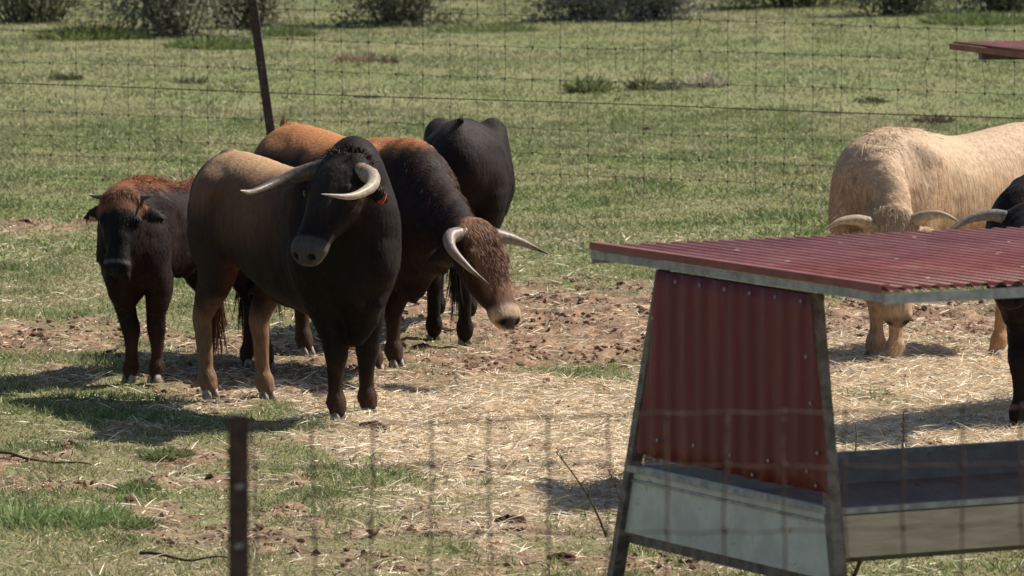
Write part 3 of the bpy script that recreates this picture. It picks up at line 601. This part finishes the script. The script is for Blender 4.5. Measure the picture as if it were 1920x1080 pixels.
#@FEEDER
th = math.radians(28); eL = Vector((math.cos(th), math.sin(th), 0)); eW = Vector((-math.sin(th), math.cos(th), 0))
def corr_sheet(name, o, du, dv, nrm_, U, V, pitch, amp, mat, parent, flat=.5, thick=.0012, cut=None, nv=2):
    """corrugated sheet: waves along du, ribs run along dv; cut(u)->(v0,v1)"""
    n = int(U/pitch*10); o = Vector(o); P = []; 
    for i in range(n+1):
        uu = U*i/n; ph = (uu/pitch) % 1; a = amp*max(-1, min(1, 1.6*math.cos(2*math.pi*ph)))
        v0, v1 = cut(uu) if cut else (0, V)
        for k in range(nv): vv = v0+(v1-v0)*k/(nv-1); P.append(o+du*uu+dv*vv+nrm_*a)
    Fs = [(i*nv+k, (i+1)*nv+k, (i+1)*nv+k+1, i*nv+k+1) for i in range(n) for k in range(nv-1)]
    m = MB(); m.add(P, Fs); ob = m.build(name, mat, parent, smooth=True); s_ = ob.modifiers.new('solid', 'SOLIDIFY'); s_.thickness = thick; return ob
def feeder(org, label, L=3.3):
    """org: world point on the ground under the top of the near front leg; geometry measured from the photograph"""
    root = empty('cattle_feeder', org); tag(root, label, 'feeder', 'red roofed cattle feeders')
    X = lambda l, w, z: Vector(eL*l+eW*w+Vector((0,0,z)))
    WT = 1.19
    # roof
    ov = .55; rz = 1.605
    ro = X(-.02, -ov, rz)
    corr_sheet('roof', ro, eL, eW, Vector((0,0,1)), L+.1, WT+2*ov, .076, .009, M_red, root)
    m = MB(); m.bar(X(-.03,-ov-.012,rz-.036), X(L+.1,-ov-.012,rz-.036), .004, .04); m.bar(X(-.03,-ov+.01,rz-.022), X(L+.1,-ov+.01,rz-.022), .045, .004); m.build('eave_trim', M_zinc, root)
    m = MB(); m.bar(X(-.03,WT+ov+.012,rz-.045), X(L+.1,WT+ov+.012,rz-.045), .004, .05); m.build('eave_trim', M_zinc, root)
    for l in (-.035, L+.09):
        m = MB(); m.bar(X(l,-ov-.01,rz-.032), X(l,WT+ov+.01,rz-.032), .004, .034); m.build('roof_beam', M_zinc, root)
    m = MB(); m.bar(X(-.042,-ov-.01,rz+.003), X(-.042,WT+ov+.01,rz+.003), .004, .030); m.bar(X(-.022,-ov-.01,rz+.0195), X(-.022,WT+ov+.01,rz+.0195), .042, .003); m.build('roof_edge_trim', M_red, root)
    # legs: top at z 1.55, splayed
    for l in (0, L):
        for top, bot, sg in ((0, -.27, -1), (WT, WT+.48, 1)):
            m = MB(); a = X(l, top, 1.545); b = X(l, bot, .0)
            m.bar(b, a, .045, .058, up=eL); m.build('leg', M_rusty, root, bevel=.003)
        m = MB(); m.bar(X(l+.03,-.20,.405), X(l+.03,WT+.34,.405), .03, .045); m.build('cross_bar', M_rusty, root)
        m = MB(); m.bar(X(l+.03,0,1.52), X(l+.03,WT,1.52), .03, .04); m.build('cross_bar', M_rusty, root)
    # end panels (red corrugated)
    for l in (-.035, L+.03):
        z0, z1 = .775, 1.545
        W0, W1 = -.19, WT+.15
        def cut(u_):
            w_ = W0+u_; lo = z0+.004*math.sin(u_*9)
            hi = z1
            if w_ < -.04: hi = min(hi, 1.545+(w_+.04)/.175)
            if w_ > WT: hi = min(hi, 1.545-(w_-WT)/.21)
            return lo, max(hi, lo+.002)
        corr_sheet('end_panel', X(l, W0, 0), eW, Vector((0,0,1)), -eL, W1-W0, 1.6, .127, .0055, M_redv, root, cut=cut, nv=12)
        for (w_, z_) in [(-.01,1.3),(-.045,1.12),(-.10,.93),(WT+.02,1.35),(WT+.09,1.15),(WT+.14,1.0),(WT+.2,.85)]+[(q*WT/4-.02, .85+.01*(q%2)) for q in range(5)]+[(q*WT/6+.03, 1.515) for q in range(7)]+[(-.09,.80),(WT+.2,.79),(.4,.79)][:22 if l < 0 else 0]:
            sg = -1 if l < 0 else 1; c = X(l, w_, z_)+eL*sg*.010; V = [c+(eW*math.cos(k*math.pi/4)+Vector((0,0,1))*math.sin(k*math.pi/4))*.0085 for k in range(8)]+[c+eL*sg*.006]
            m = MB(); m.add(V, [(k,(k+1)%8,8) for k in range(8)]); m.build('rivet', M_zinc, root)
        # white trough end
        l2 = l+.03 if l < 0 else l-.03
        m = MB(); t = eL*.004
        q = [X(l2,-.205,.43), X(l2,WT+.33,.43), X(l2,WT+.26,.70), X(l2,-.135,.70)]
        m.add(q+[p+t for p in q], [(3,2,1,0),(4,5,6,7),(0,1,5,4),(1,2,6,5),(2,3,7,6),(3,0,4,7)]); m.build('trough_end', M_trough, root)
        m = MB(); m.bar(X(l2-.01,-.14,.705), X(l2-.01,WT+.27,.705), .03, .028); m.bar(X(l2-.004,-.15,.655), X(l2-.004,WT+.275,.655), .01, .012); m.build('trough_rim', M_zinc, root)
    # trough
    m = MB(); a, b = .0, L
    prof = [(-.13,.695),(-.12,.55),(.15,.45),(WT-.1,.45),(WT+.22,.58),(WT+.25,.70)]
    inn = [(w_+(.006 if i < 3 else -.006), z_+.006) for i, (w_, z_) in enumerate(prof)]
    V = []
    for l in (a, b): V += [X(l, *p) for p in prof]+[X(l, *p) for p in inn]
    Fs = []
    for i in range(5): Fs += [(i, i+1, 12+i+1, 12+i), (6+i+1, 6+i, 18+i, 18+i+1)]
    Fs += [(0,12,18,6),(5,11,23,17)]
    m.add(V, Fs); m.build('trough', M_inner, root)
    m = MB(); m.bar(X(0,-.135,.700), X(L,-.135,.700), .03, .022); m.bar(X(0,WT+.255,.705), X(L,WT+.255,.705), .03, .022); m.build('trough_lip', M_zinc, root)
    m = MB(); m.bar(X(.03,-.150,.60), X(L,-.150,.60), .012, .165); m.build('side_board', M_beige, root)
    # feed remains
    k = 16000; P = np.array([X(l, w_, .465+.03*random.random()) for l, w_ in zip(rng.random(k)*(L-.1)+.05, rng.random(k)*(WT-.25)+.1)])
    aa = rng.random(k)*6.28; D = np.stack([np.cos(aa),np.sin(aa),rng.normal(size=k)*.3+.1],-1); D /= np.linalg.norm(D,axis=1,keepdims=True)
    V, Fs, mm = strips(P, D, .03+.08*rng.random(k), np.full(k,.005), .1); o = mesh_np('feed_remains', V, Fs, M_straw, root, np.repeat(np.array([.36,.30,.21])*(.4+.9*rng.random(k))[:,None], mm, 0), smooth=False)
    tag(o, kind='stuff'); return root
T1 = dp(1527,548,21.95); fd1 = feeder((T1[0], T1[1], 0), 'red roofed cattle feeder with a red end panel and metal trough in the foreground')
fd2 = empty('cattle_feeder', (0,0,0)); tag(fd2, 'distant red roofed cattle feeder at the upper right edge behind the cream bull', 'feeder', 'red roofed cattle feeders')
def feeder_far():
    c0 = dp(1783,80,43.6); e1 = nrm(np.array(dp(1920,104,42.2))-c0); e1[2] = 0; e1 = nrm(e1); e2 = np.array([-e1[1], e1[0], 0]); z = c0[2]
    L, W = 3.3, 2.9; o = c0; E1 = Vector(e1); E2 = Vector(e2); E2 = E2 if E2.y > 0 else -E2
    if E2.x < 0: pass
    P = lambda l, w_, zz: Vector((o[0], o[1], 0))+E1*w_+E2*l+Vector((0,0,zz))
    corr_sheet('roof', P(0,0,z), E2, E1, Vector((0,0,1)), L, W, .076, .009, M_red, fd2)
    m = MB(); m.bar(P(-.01,0,z-.03), P(-.01,W,z-.03), .005, .045); m.build('roof_beam', M_red, fd2)
    m = MB(); m.bar(P(.0,W*.205,z-.06), P(L,W*.205,z-.07), .06, .09); m.build('roof_beam', M_rusty, fd2)
    for l in (.08, L-.08):
        for w_, q in ((1.8,-.1),(W-.5,.3)):
            m = MB(); m.bar(P(l,w_+q,0), P(l,w_,z-.05), .05, .05, up=E2); m.build('leg', M_rusty, fd2)
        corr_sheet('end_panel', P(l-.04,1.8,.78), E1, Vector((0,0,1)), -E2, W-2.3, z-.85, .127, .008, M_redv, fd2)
    m = MB(); prof = [(1.6,.70),(1.7,.5),(W-.6,.5),(W-.3,.72)]; V = [P(l,*p) for l in (.05, L-.05) for p in prof]
    m.add(V, [(0,1,5,4),(1,2,6,5),(2,3,7,6)]); ob = m.build('trough', M_trough, fd2); s_ = ob.modifiers.new('solid','SOLIDIFY'); s_.thickness = .004
feeder_far()
# unseen bale added behind the end panel to throw shade left of the leg
c = gp(1375,925); bale = empty('added_shade_bale', (c[0], c[1], 0), .15); tag(bale, 'unseen straw bale added behind the red end panel to cast shade', 'bale')
k = 36000; P = (rng.random((k,3))-.5)*np.array([.74,.90,.72]); ax_ = rng.integers(0,3,k); P[np.arange(k),ax_] = np.sign(P[np.arange(k),ax_])*np.array([.37,.45,.36])[ax_]; P[:,2] += .36
D = rng.normal(size=(k,3)); D[np.arange(k),ax_] *= .25; D /= np.linalg.norm(D,axis=1,keepdims=True)
V, Fs, mm = strips(P-D*.03, D, .05+.07*rng.random(k), np.full(k,.006), .05); mesh_np('straw_surface', V, Fs, M_straw, bale, np.repeat(np.array([.62,.5,.33])*(.5+.6*rng.random(k))[:,None], mm, 0), smooth=False)
m = MB(); m.bar((0,0,.005), (0,0,.715), .73, .89, up=(0,1,0)); m.build('core', M_beige, bale, bevel=.03)
def splats(root, org_, n):
    k = 0
    m = MB()
    for i in range(n):
        l = .1+random.random()*3.0; w_ = -.45+random.random()*2.1; c = Vector(eL*l+eW*w_+Vector((0,0,1.6155))); r = random.uniform(.004,.013)
        a0 = random.random()*6; V = [c]+[c+Vector((math.cos(a0+q*.9)*r*random.uniform(.6,1.3), math.sin(a0+q*.9)*r*random.uniform(.6,1.3), 0)) for q in range(7)]
        m.add(V, [(0,q,q%7+1) for q in range(1,8)])
    o = m.build('bird_droppings', M_drop, root); tag(o, 'white bird droppings spotted over the red roof', kind='stuff')
M_drop = noise_mat('dried_droppings', (.45,.43,.40), (.6,.58,.55), 40, .9, .1, bump=0)
splats(fd1, None, 26)
#@FENCES
def zg(x, y): return float(height(np.array([x]), np.array([y]))[0])
# rear fence: runs along two points, slightly nearer and lower at the right
fr = empty('wire_fence', (0, 50, 0)); tag(fr, 'thin square mesh wire fence with a barbed strand crossing the meadow behind the cattle', 'fence')
RL, RR = gp(-60,338), gp(1960,384); RL[2] = 0.; RR[2] = -.16
dirR = (RR-RL)/np.linalg.norm(RR-RL)
def rp(s, h): p = RL+dirR*s; return np.array([p[0], p[1]-50, p[2]*1.0+h])
S0, S1 = -4., np.linalg.norm(RR-RL)+4.
HH = [.05,.25,.43,.65,.89,1.09,1.37,1.64,1.92]
m = MB(); sv = np.arange(S0, S1, .253)
hoff = {}
for j, h in enumerate(HH):
    if j == 4: continue
    m.tube([rp(s, h+.008*math.sin(s*1.1+j)+.006*math.sin(s*24.8)) for s in np.arange(S0, S1, .0632)], .0025, 3, cap=False)
for i, s in enumerate(sv):
    wob = .004 if random.random() < .6 else .022; pts = []; ph = random.random()*6
    for h in np.arange(.02, 1.95, .055):
        k = wob*(1.6 if h < 1.0 else .8); pts.append(rp(s+k*math.sin(h*9+ph)+.012*math.sin(h*23+ph*2)*(wob > .01), h))
    m.tube(pts, .0023, 3, cap=False)
    for j, h in enumerate(HH):
        if j == 4: continue
        p = rp(s, h+.008*math.sin(s*1.1+j)); m.bar(Vector(p)+Vector((0,0,-.012)), Vector(p)+Vector((0,0,.012)), .014, .014, up=(0,1,0))
pts = [Vector(rp(7.3+.42*math.cos(a)*.55-4.4+.0, 1.43+.30*math.sin(a))) for a in np.linspace(2.2,-2.0,22)]; m.tube(pts, .0022, 3, cap=False)
m.build('wire_mesh', M_wire, fr, smooth=True)
m = MB()
for q in (0, 1): m.tube([rp(s, .89+.004*math.sin(s*1.3)+.0035*math.sin(s*90+q*3.14)) for s in np.arange(S0, S1, .018)], .003, 3, cap=False)
for s in np.arange(S0, S1, .11):
    for a in (.8, 2.3): p = Vector(rp(s, .89)); d = Vector((math.cos(a)*.004, 0.012*(1 if a > 1 else -1), math.sin(a)*.016)); m.tube([p-d, p+d], .0016, 3)
m.build('barbed_wire', M_wire, fr)
pa = dp(478,-20,50.35); pb = dp(511,215,50.2); dv = (pb-pa)/(pa[2]-pb[2])
for off in (-6.6, 0, 9.6):
    if off == 0: tp = pa+dv*-.25; bt = pb+dv*(pb[2]+.05)
    else: q = pb+dirR*off*1.; tp = np.array([q[0]-.05,q[1],1.95]); bt = np.array([q[0],q[1],-.1])
    m = MB(); m.angle(Vector(bt)-Vector((0,50,0)), Vector(tp)-Vector((0,50,0)), .078, .012, up=(0,1,0)); m.build('post', M_postn, fr)
# near fence at 13 m, out of focus
fn = empty('wire_fence', (0, 13, 0)); tag(fn, 'blurred rusty square mesh fence in the near foreground with one short steel post', 'fence')
def np_(px, py): p = dp(px, py, 13.0); return np.array([p[0], 0, p[2]])
m = MB(); a = np_(447,780)
m.angle((a[0]-.022, 0, -.1), (a[0]-.021, 0, a[2]), .045, .005, up=(0,1,0), flip=-1)
m.bar((a[0]-.0235, .02, -.1), (a[0]-.0225, .02, a[2]), .004, .045, up=(0,1,0))
m.build('post', M_postn, fn)
for py in (912, 1023): m = MB(); c = np_(449, py); m.bar((c[0]-.009,-.028,c[2]), (c[0]+.009,-.028,c[2]+.004), .004, .009); m.build('wire_tie', M_zinc, fn)
m = MB(); m.bar((a[0]+3.4,0,-.1), (a[0]+3.4,0,a[2]), .045, .04, up=(0,1,0)); m.build('post', M_postn, fn)
# strands: pixel rows measured at x 460 and x 1920
RowsN = [(800,762),(873,872),(1010,985),(1128,1100)]
m = MB(); z0s = [(np_(460,l)[2], np_(1920,r)[2]) for l, r in RowsN]
last = z0s[-1]; 
while last[0] > .12: last = (last[0]-.152, last[1]-.150); z0s.append(last)
xa, xb = a[0], np_(1920,800)[0]; xe = a[0]+3.4
def zrow(r, x): t = (x-xa)/(xb-xa); return z0s[r][0]*(1-t)+z0s[r][1]*t
for r in range(len(z0s)): m.tube([(x, .004*math.sin(x*7), zrow(r,x)+.004*math.sin(x*5+r)+.002*math.sin(x*41)) for x in np.arange(xa, xe, .02)], .0020 if r else .0028, 5)
xs = [np_(px, 900)[0] for px in (478,588,698,808,918,1028,1140,1250,1360,1470,1585,1695,1805,1915)]
while xs[-1] < xe-.14: xs.append(xs[-1]+.137)
for i, x in enumerate(xs):
    ph = random.random()*6; top = zrow(0, x)+.004
    m.tube([(x+.003*math.sin(h*13+ph)+.0015*math.sin(h*37), .002, h) for h in np.linspace(.05, top, 60)], .0029, 5)
    for r in range(len(z0s)): z = zrow(r, x); m.bar((x,.002,z-.006), (x,.002,z+.006), .008, .008, up=(0,1,0))
m.build('wire_mesh', M_wiren, fn, smooth=True)
#@PLANTS
def leaves(n, cen, rad, size, c1, c2, name, parent, flat=.8, hollow=.25, seed=0):
    # leaf clumps spread through an uneven crown volume
    k = 26; cc = rng.normal(size=(k,3)); cc /= np.linalg.norm(cc,axis=1,keepdims=True); cc *= (hollow+(1-hollow)*rng.random(k))[:,None]; cc[:,2] = np.abs(cc[:,2])*1.0
    i = rng.integers(0, k, n); P = cc[i]*.85+rng.normal(size=(n,3))*.30
    P = P*np.array(rad)+np.array(cen); P[:,2] = np.maximum(P[:,2], .02)
    D = rng.normal(size=(n,3)); D[:,2] += .5; D /= np.linalg.norm(D,axis=1,keepdims=True)
    V, Fs, m = strips(P, D, size*(.5+rng.random(n)), size*.42*(.5+rng.random(n)), .1)
    t = np.clip(rng.random(n)*.5+.5*(rng.random(k)[i]), 0, 1)[:,None]; c = np.array(c1)*(1-t)+np.array(c2)*t
    return mesh_np(name, V, Fs, M_leaf, parent, np.repeat(c, m, 0), smooth=False)
def shrub(px, py, wpx, h, label, c1, c2, n=6500, size=.07, stems=40, dry=False):
    c = gp(px, py); s = F/c[1]; r = wpx*1.25/s/2; root = empty('shrub', (c[0], c[1], 0)); tag(root, label, 'shrub', 'shrubs along the far edge of the meadow')
    m = MB()
    for k in range(stems):
        a = random.random()*6.28; q = random.uniform(.2,.95); ex = Vector((math.cos(a)*r*q, math.sin(a)*r*.7*q, h*random.uniform(.6,1.0))); b = Vector((math.cos(a)*r*.25*q, math.sin(a)*r*.2*q, -.03))
        md = (b+ex)/2+Vector((random.uniform(-.1,.1), random.uniform(-.1,.1), h*.12)); m.tube([b, md, ex], [.022,.014,.006], 4)
        for j in range(3):
            e2 = md+Vector((random.uniform(-.4,.4)*r, random.uniform(-.3,.3)*r, random.uniform(.1,.4)*h)); m.tube([md, e2], [.012,.004], 4)
    m.build('stems', M_bark, root, smooth=True)
    leaves(n, (0,0,h*.12), (r*.95, r*.7, h*.85), size, c1, c2, 'foliage', root)
DG, MG = [.105,.12,.065], [.25,.26,.16]; GY, GG = [.22,.22,.17], [.34,.34,.27]
for s_ in [(60,52,300,1.5,'dark green shrub at the upper left corner of the meadow',DG,MG),
           (330,74,240,2.0,'grey stemmed half bare shrub left of the leaning rear fence post',[.15,.15,.105],[.30,.28,.21]),
           (462,58,120,1.4,'brown twiggy shrub just behind the leaning rear fence post',[.12,.11,.07],[.24,.22,.15]),
           (745,45,270,1.7,'broad dark shrub above the backs of the bulls',[.11,.11,.075],[.24,.23,.16]),
           (1110,40,230,1.4,'grey green shrub at the top centre of the meadow',GY,GG),
           (1230,44,150,1.3,'pale grey green shrub right of centre at the top',GY,GG),
           (1490,20,320,1.4,'low olive shrub at the top right of centre',[.05,.065,.028],[.12,.13,.07]),
           (1690,40,170,1.6,'small round dark shrub near the top right',DG,MG),
           (1880,30,170,1.5,'dark green shrub in the top right corner',DG,MG)]:
    shrub(*s_)
def tussock(px, py, r, h, label, c1, c2, n=700, nm='grass_tuft', wd=.006, dirt=False):
    if py < 260: n = max(60, int(n*.45)); wd = .020; h *= 1.15
    else: wd = .0075
    c = gp(px, py); root = None
    kc = 9; ca_ = rng.random(kc)*6.283; cq = np.sqrt(rng.random(kc))*r*.8; ci = rng.integers(0,kc,n); X = cq[ci]*np.cos(ca_[ci])+rng.normal(size=n)*r*.13; Y = cq[ci]*np.sin(ca_[ci])+rng.normal(size=n)*r*.13; sc_ = np.minimum(1, r*.9/np.maximum(np.sqrt(X*X+Y*Y),1e-6)); X = X*sc_; Y = Y*sc_; uu = rng.random(n) < .85; a_ = rng.random(n)*6.283; qq = np.sqrt(rng.random(n))*r*.85; X = np.where(uu, qq*np.cos(a_), X); Y = np.where(uu, qq*np.sin(a_), Y); q = np.minimum(np.sqrt(X*X+Y*Y), r); Z = np.array([zg(c[0]+x, c[1]+y) for x, y in zip(X[:1], Y[:1])])[0]-.01
    D = np.stack([X/r*.9+rng.normal(size=n)*.35, Y/r*.9+rng.normal(size=n)*.35, np.full(n,1.)],-1); D /= np.linalg.norm(D,axis=1,keepdims=True)
    V, Fs, m = strips(np.stack([X,Y,np.full(n,Z)],-1), D, h*(.5+.7*rng.random(n))*(1.1-.5*q/r), wd*(.6+.8*rng.random(n)), .3, seg=3)
    t = rng.random(n)[:,None]; c_ = np.array(c1)*(1-t)+np.array(c2)*t
    o = mesh_np(nm, V, Fs, M_grass, None, np.repeat(c_, m, 0), smooth=False); o.location = (c[0], c[1], 0); return o
GA, GB = [.055,.085,.025], [.13,.18,.06]
for px, py, r, h, lab, c1, c2, n in [
    (1100,180,.26,.30,'dark green grass tuft in the meadow, leftmost of the three right of centre',[.12,.15,.055],[.22,.25,.12],500),
    (1205,174,.18,.26,'green grass tuft between two others in the middle of the far meadow',[.13,.15,.06],[.23,.25,.13],350),
    (1256,176,.13,.20,'small dark tuft beside the dry stems in the far meadow',[.12,.13,.07],[.21,.22,.14],250),
    (1322,170,.25,.30,'dry grey weed clump in the far meadow right of the green tufts',[.32,.28,.21],[.45,.40,.32],260),
    (665,132,.28,.22,'dry brown weed clump in the meadow above the russet bull',[.24,.17,.11],[.36,.28,.18],500),
    (725,134,.14,.16,'tiny dry clump beside the larger brown weed clump',[.16,.12,.08],[.26,.2,.14],300),
    (362,166,.22,.16,'grey green weed clump left of the leaning post',[.10,.11,.06],[.20,.20,.13],220),
    (125,158,.18,.16,'weed clump behind the rear fence at the far left',[.07,.075,.04],[.16,.16,.09],400),
    (688,190,.15,.08,'low grey weeds by the barbed strand above the bulls',[.13,.12,.10],[.24,.22,.18],300),
    (1750,222,.22,.14,'dark dry clump just above the back of the cream bull',[.07,.055,.04],[.18,.15,.11],500),
    (1632,192,.2,.12,'low green tuft upper left of the cream bull',[.05,.07,.025],[.12,.15,.06],400),
    (1200,345,.45,.09,'bright green low patch of grass right of the black bull',[.07,.12,.035],[.15,.21,.08],1500),
    (40,984,.26,.18,'lush green grass tuft at the lower left edge',[.17,.24,.08],[.33,.41,.19],480),
    (165,982,.22,.17,'lush green grass tuft right of another at the lower left',[.17,.24,.08],[.33,.41,.19],420),
    (262,990,.12,.10,'smaller grass tuft near the lower left tufts',[.13,.18,.06],[.25,.3,.13],400),
    (255,925,.12,.10,'small green tuft on the bare soil at lower left',[.13,.18,.06],[.25,.3,.13],350),
    (600,930,.22,.08,'green grass patch right of the near steel post',[.14,.19,.07],[.27,.31,.14],700),
    (310,862,.16,.09,'grass tuft below the shadow of the big bull',[.14,.19,.07],[.25,.29,.13],500),
    (170,78,.9,.30,'tall yellow green grass between the upper left shrubs',[.14,.17,.05],[.24,.27,.10],2500),(395,92,.7,.28,'bright green grass at the foot of the grey stemmed shrub',[.12,.16,.05],[.22,.26,.10],2000),(905,60,.9,.22,'light green grass patch right of the broad shrub',[.13,.17,.06],[.23,.27,.12],2000),(530,70,.5,.2,'green grass patch right of the leaning post top',[.12,.16,.06],[.2,.24,.1],1500),(1830,52,1.0,.25,'tall green grass below the upper right shrubs',[.12,.16,.05],[.22,.26,.10],2500),
    (70,850,.3,.09,'green grass patch at the left edge below the shadow',[.14,.19,.07],[.26,.30,.14],800)]:
    o = tussock(px, py, r, h, lab, c1, c2, n); tag(o, lab, 'grass tuft', 'grass and weed tufts in the meadow')
# dung and clod lumps
def lump(px, py, r, lab):
    c = gp(px, py); m = MB(); n = 14; rows_ = 7; V = []
    sd_ = random.random()*50
    for a in range(rows_+1):
        for b in range(n):
            th_ = math.pi/2*a/rows_; ph = 2*math.pi*b/n; k = 1+.55*(float(fbm(np.array([math.cos(ph)*1.9+sd_]), np.array([math.sin(ph)*1.9+a*.9]), 3, 33)[0])-.5)*2
            V.append((r*k*math.sin(th_)*math.cos(ph)*1.1, r*k*math.sin(th_)*math.sin(ph), r*.62*k*math.cos(th_)-.01))
    m.add(V, [(a*n+b, (a+1)*n+b, (a+1)*n+(b+1)%n, a*n+(b+1)%n) for a in range(rows_) for b in range(n)])
    o = m.build('soil_lump', M_lump, None, smooth=False); o.location = (c[0], c[1], zg(c[0], c[1])); tag(o, lab, 'soil lump', 'dark lumps of soil and dung')
M_lump = noise_mat('lump_soil', (.035,.02,.014), (.11,.062,.04), 55, .95, .1, bump=.8)
for l_ in [(912,892,.055,'dark soil lump right of centre, below the straw'),(806,1006,.045,'small dark lump left of the big clod in the foreground'),(950,985,.09,'big dark clod in the foreground left of the feeder leg'),(965,1000,.06,'smaller clod pressed against the big foreground clod'),
           (1160,648,.06,'dark lump on the bare soil left of the red panel top'),(1158,793,.05,'small dark lump in the straw left of the red panel'),(700,815,.09,'broad soil lump in front of the big bull front hooves'),(790,655,.07,'soil lump beside the hooves of the rear black bull'),
           (45,418,.07,'dark lump at the left edge beyond the calf'),(1534,296,.06,'dark dropping in the meadow upper left of the cream bull'),(1213,240,.06,'dark dropping in the meadow right of the black bull'),(840,870,.035,'little dark lump above the foreground clods'),(1055,1052,.07,'clod at the bottom edge left of the feeder'),(1330,298,.04,'faint brown lump in the meadow above the feeder roof')]:
    lump(*l_)
# dead stalks
def twig(a, b, lab, r=.004, d=None, side=3, bend=.03):
    pb = gp(*b); pa = dp(a[0], a[1], pb[1]); o_ = Vector(pb); A_ = Vector(pa)-o_; m = MB()
    pts = [Vector((0,0,-.03))+A_*t+Vector((bend*math.sin(t*3.1),0,0)) for t in np.linspace(0,1,9)]; m.tube(pts, [r*(1-.6*t) for t in np.linspace(0,1,9)], 5)
    for k in range(side):
        p = pts[random.randint(3,7)]; m.tube([p, p+Vector((random.uniform(-.05,.05), random.uniform(-.03,.03), random.uniform(.02,.07)))], [r*.5, r*.25], 4)
    o = m.build('dead_stalk', M_twig, None, smooth=True); o.location = o_; tag(o, lab, 'stalk', 'dead plant stalks')
for t_ in [((1042,835),(1140,1003),'long bent dead stalk leaning left beside the feeder leg',.007),((1140,868),(1163,995),'upright dead stalk touching the left leg of the feeder',.006),
           ((1693,762),(1668,905),'tall thin dead stalk standing behind the trough',.007),((1604,783),(1578,905),'slim dead stalk behind the trough next to the front leg',.006),((1768,853),(1745,905),'short leaning dead stalk behind the trough',.008),((1600,875),(1592,905),'very short stalk stub between the taller stalks',.005),
           ((1555,415),(1560,440),'tiny stalk in the meadow left of the cream bull',.008),((1480,362),(1488,450),'thin stalk in the meadow above the feeder roof',.004),((1497,385),(1492,450),'second thin stalk in the meadow above the feeder roof',.004)]:
    twig(t_[0], t_[1], t_[2], t_[3])
def ground_stick(px0, py0, px1, py1, lab):
    a = gp(px0, py0); b = gp(px1, py1); m = MB(); c = (a+b)/2; pts = []
    for t in np.linspace(0,1,14): p = a*(1-t)+b*t; pts.append(Vector((p[0]-c[0], p[1]-c[1]+.03*math.sin(t*7), zg(p[0], p[1])+.022+.006*math.sin(t*9))))
    m.tube(pts, [.009*(1-.5*t) for t in np.linspace(0,1,14)], 5); o = m.build('stick', M_twig, None, smooth=True); o.location = (c[0], c[1], 0); tag(o, lab, 'stick', 'dry sticks lying on the grass')
ground_stick(-10,872,172,882,'dry stick lying in the grass at the left edge'); ground_stick(262,1040,425,1058,'long dry stick lying left of the near steel post'); ground_stick(200,668,280,628,'short stick in the shade by the hooves of the calf')
# dry weed leaning under the trough
r_ = gp(1600,1095); root = empty('dead_weed', tuple(r_)); tag(root, 'branching dead weed growing under the front of the trough', 'weed')
m = MB(); m.tube([(-.02,0,-.02),(.03,0,.10),(.11,0,.22)], [.011,.009,.005], 5)
for k in range(16):
    t = random.random(); p = Vector((-.02+.11*t, 0, .20*t)); m.tube([p, p+Vector((random.uniform(-.08,.06), random.uniform(-.05,.05), random.uniform(.03,.10)))], [.0035,.0015], 4)
m.build('stem', M_twig, root, smooth=True)
